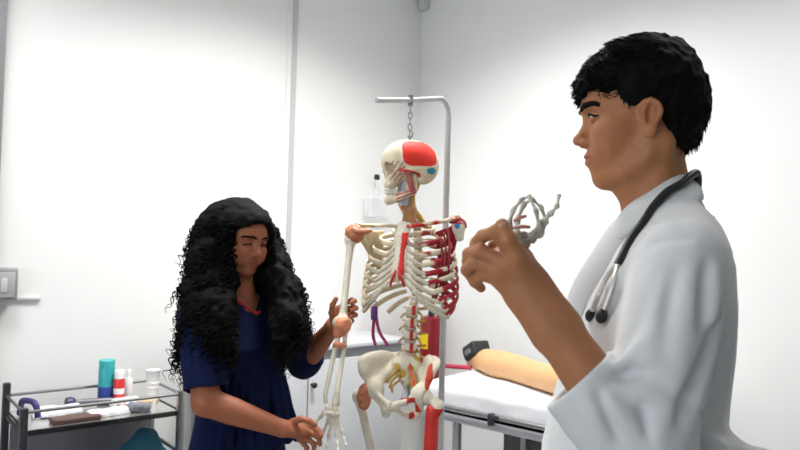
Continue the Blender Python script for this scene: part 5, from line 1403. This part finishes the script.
PZ.u(cross_section((hz(540), hz(520), hz(490)), (.09, .10, .09), (-.12, -.135, -.12), (.165, .175, .17), WO, WFv, WLv), 0)
for s in (1, -1): PZ.u(poly([fp(-.01, s * .085, hz(510)), fp(.005, s * .09, .46), fp(-.03, s * .09, .07)], (.098, .072, .065)), .03)
PZ.disp = lambda p: .005 * vnoise(p * V(12, 12, 7)); PZ.dmax = .006; PZ.i(plane(fp(0, 0, .055), (0, 0, -1)), .004)
sdf_obj('scrub_trousers', PZ, fp(0, 0, .03) - V(.35, .35, 0), V(WO[0] + .35, WO[1] + .35, hz(480)), .008, m_navy, wom)
for s in (1, -1):
    S_ = Field(); S_.u(poly([fp(-.06, s * .09, .046), fp(.05, s * .10, .042), fp(.13, s * .108, .034)], (.044, .042, .034)), 0).i(plane(fp(0, 0, .002), (0, 0, -1)), .004)
    sdf_obj('shoe', S_, fp(.05, s * .1, .0) - V(.25, .25, .01), fp(.05, s * .1, .12) + V(.25, .25, 0), .006, m_wp, wom)
# hair: a full volume of curls
HV = Field()
bald2 = Framed(head_field(1, False), KH, WHR, wsc)
HV.u(lambda p: bald2(p) - .013, 0)
HV.u(ell(KH + WHR @ V(-.020, 0, .034), (.097, .094, .093), WHR), 0)
HV.u(ell(at(222, 262, 2.10), (.075, .08, .11)), .05)
def lock(pts, rs, k=.05): HV.u(poly([at(*p) for p in pts], rs), k)
lock([(220, 228, 2.04), (211, 268, 1.99), (203, 308, 1.94), (197, 342, 1.92)], (.062, .067, .066, .046))
lock([(224, 288, 1.96), (219, 320, 1.90), (219, 345, 1.89)], (.032, .046, .038))
lock([(258, 220, 2.16), (270, 255, 2.14), (279, 290, 2.06), (285, 318, 1.99), (282, 336, 1.97)], (.036, .050, .056, .052, .036))
lock([(288, 292, 2.08), (296, 318, 2.05)], (.036, .030))
lock([(238, 290, 2.2), (242, 330, 2.2)], (.11, .09))
HV.s(ell(KH + WHR @ V(.104, -.004, -.028), (.082, .072, .092), WHR), .012)
HV.s(ell(KH + WHR @ V(.125, .002, -.10), (.09, .046, .09), WHR), .03)
HV.s(cap(at(259, 300, 1.90), at(266, 330, 1.86), .024, .036), .02)
HV.disp = lambda p: np.where(p[:, 2] > KH[2] + .04, .004, .010) * vnoise(p * 26) + np.where(p[:, 2] > KH[2] + .04, .003, .007) * vnoise(p * 60); HV.dmax = .02
Pv, Qv = sdf_mesh(HV, KH + V(-.32, -.32, -.42), KH + V(.32, .34, .20), .0055)
rng = np.random.default_rng(8); pick = Pv[rng.choice(len(Pv), 2600)]; ss = []
hc = KH + V(0, 0, -.02)
for p in pick:
    n_ = (p - hc) * V(1, 1, .35); n_ = unit(n_)
    if HV(np.array([p + n_ * .02]))[0] < 0: continue
    ln_ = rng.uniform(.045, .10); bad = False
    for t_ in (0, .35, .7, 1.0):
        q_ = (p + (V(0, 0, -1) + n_ * .3) * ln_ * t_ - KH) @ WHR
        if q_[0] > .035 and abs(q_[1]) < .070 and -.17 < q_[2] < .058: bad = True
    if bad: continue
    ss.append((p - n_ * .006, unit(V(0, 0, -1) + n_ * .42 + rng.normal(size=3) * .15), ln_, .0024, V(0, 0, -.15) - n_ * .10, rng.uniform(.006, .011), rng.uniform(2.2, 4.5)))
vs, fs = strands('c', ss, None, None, 2, 26, 4)
merged('curly_hair', [(Pv, Qv), (vs, fs)], m_hair, wom)
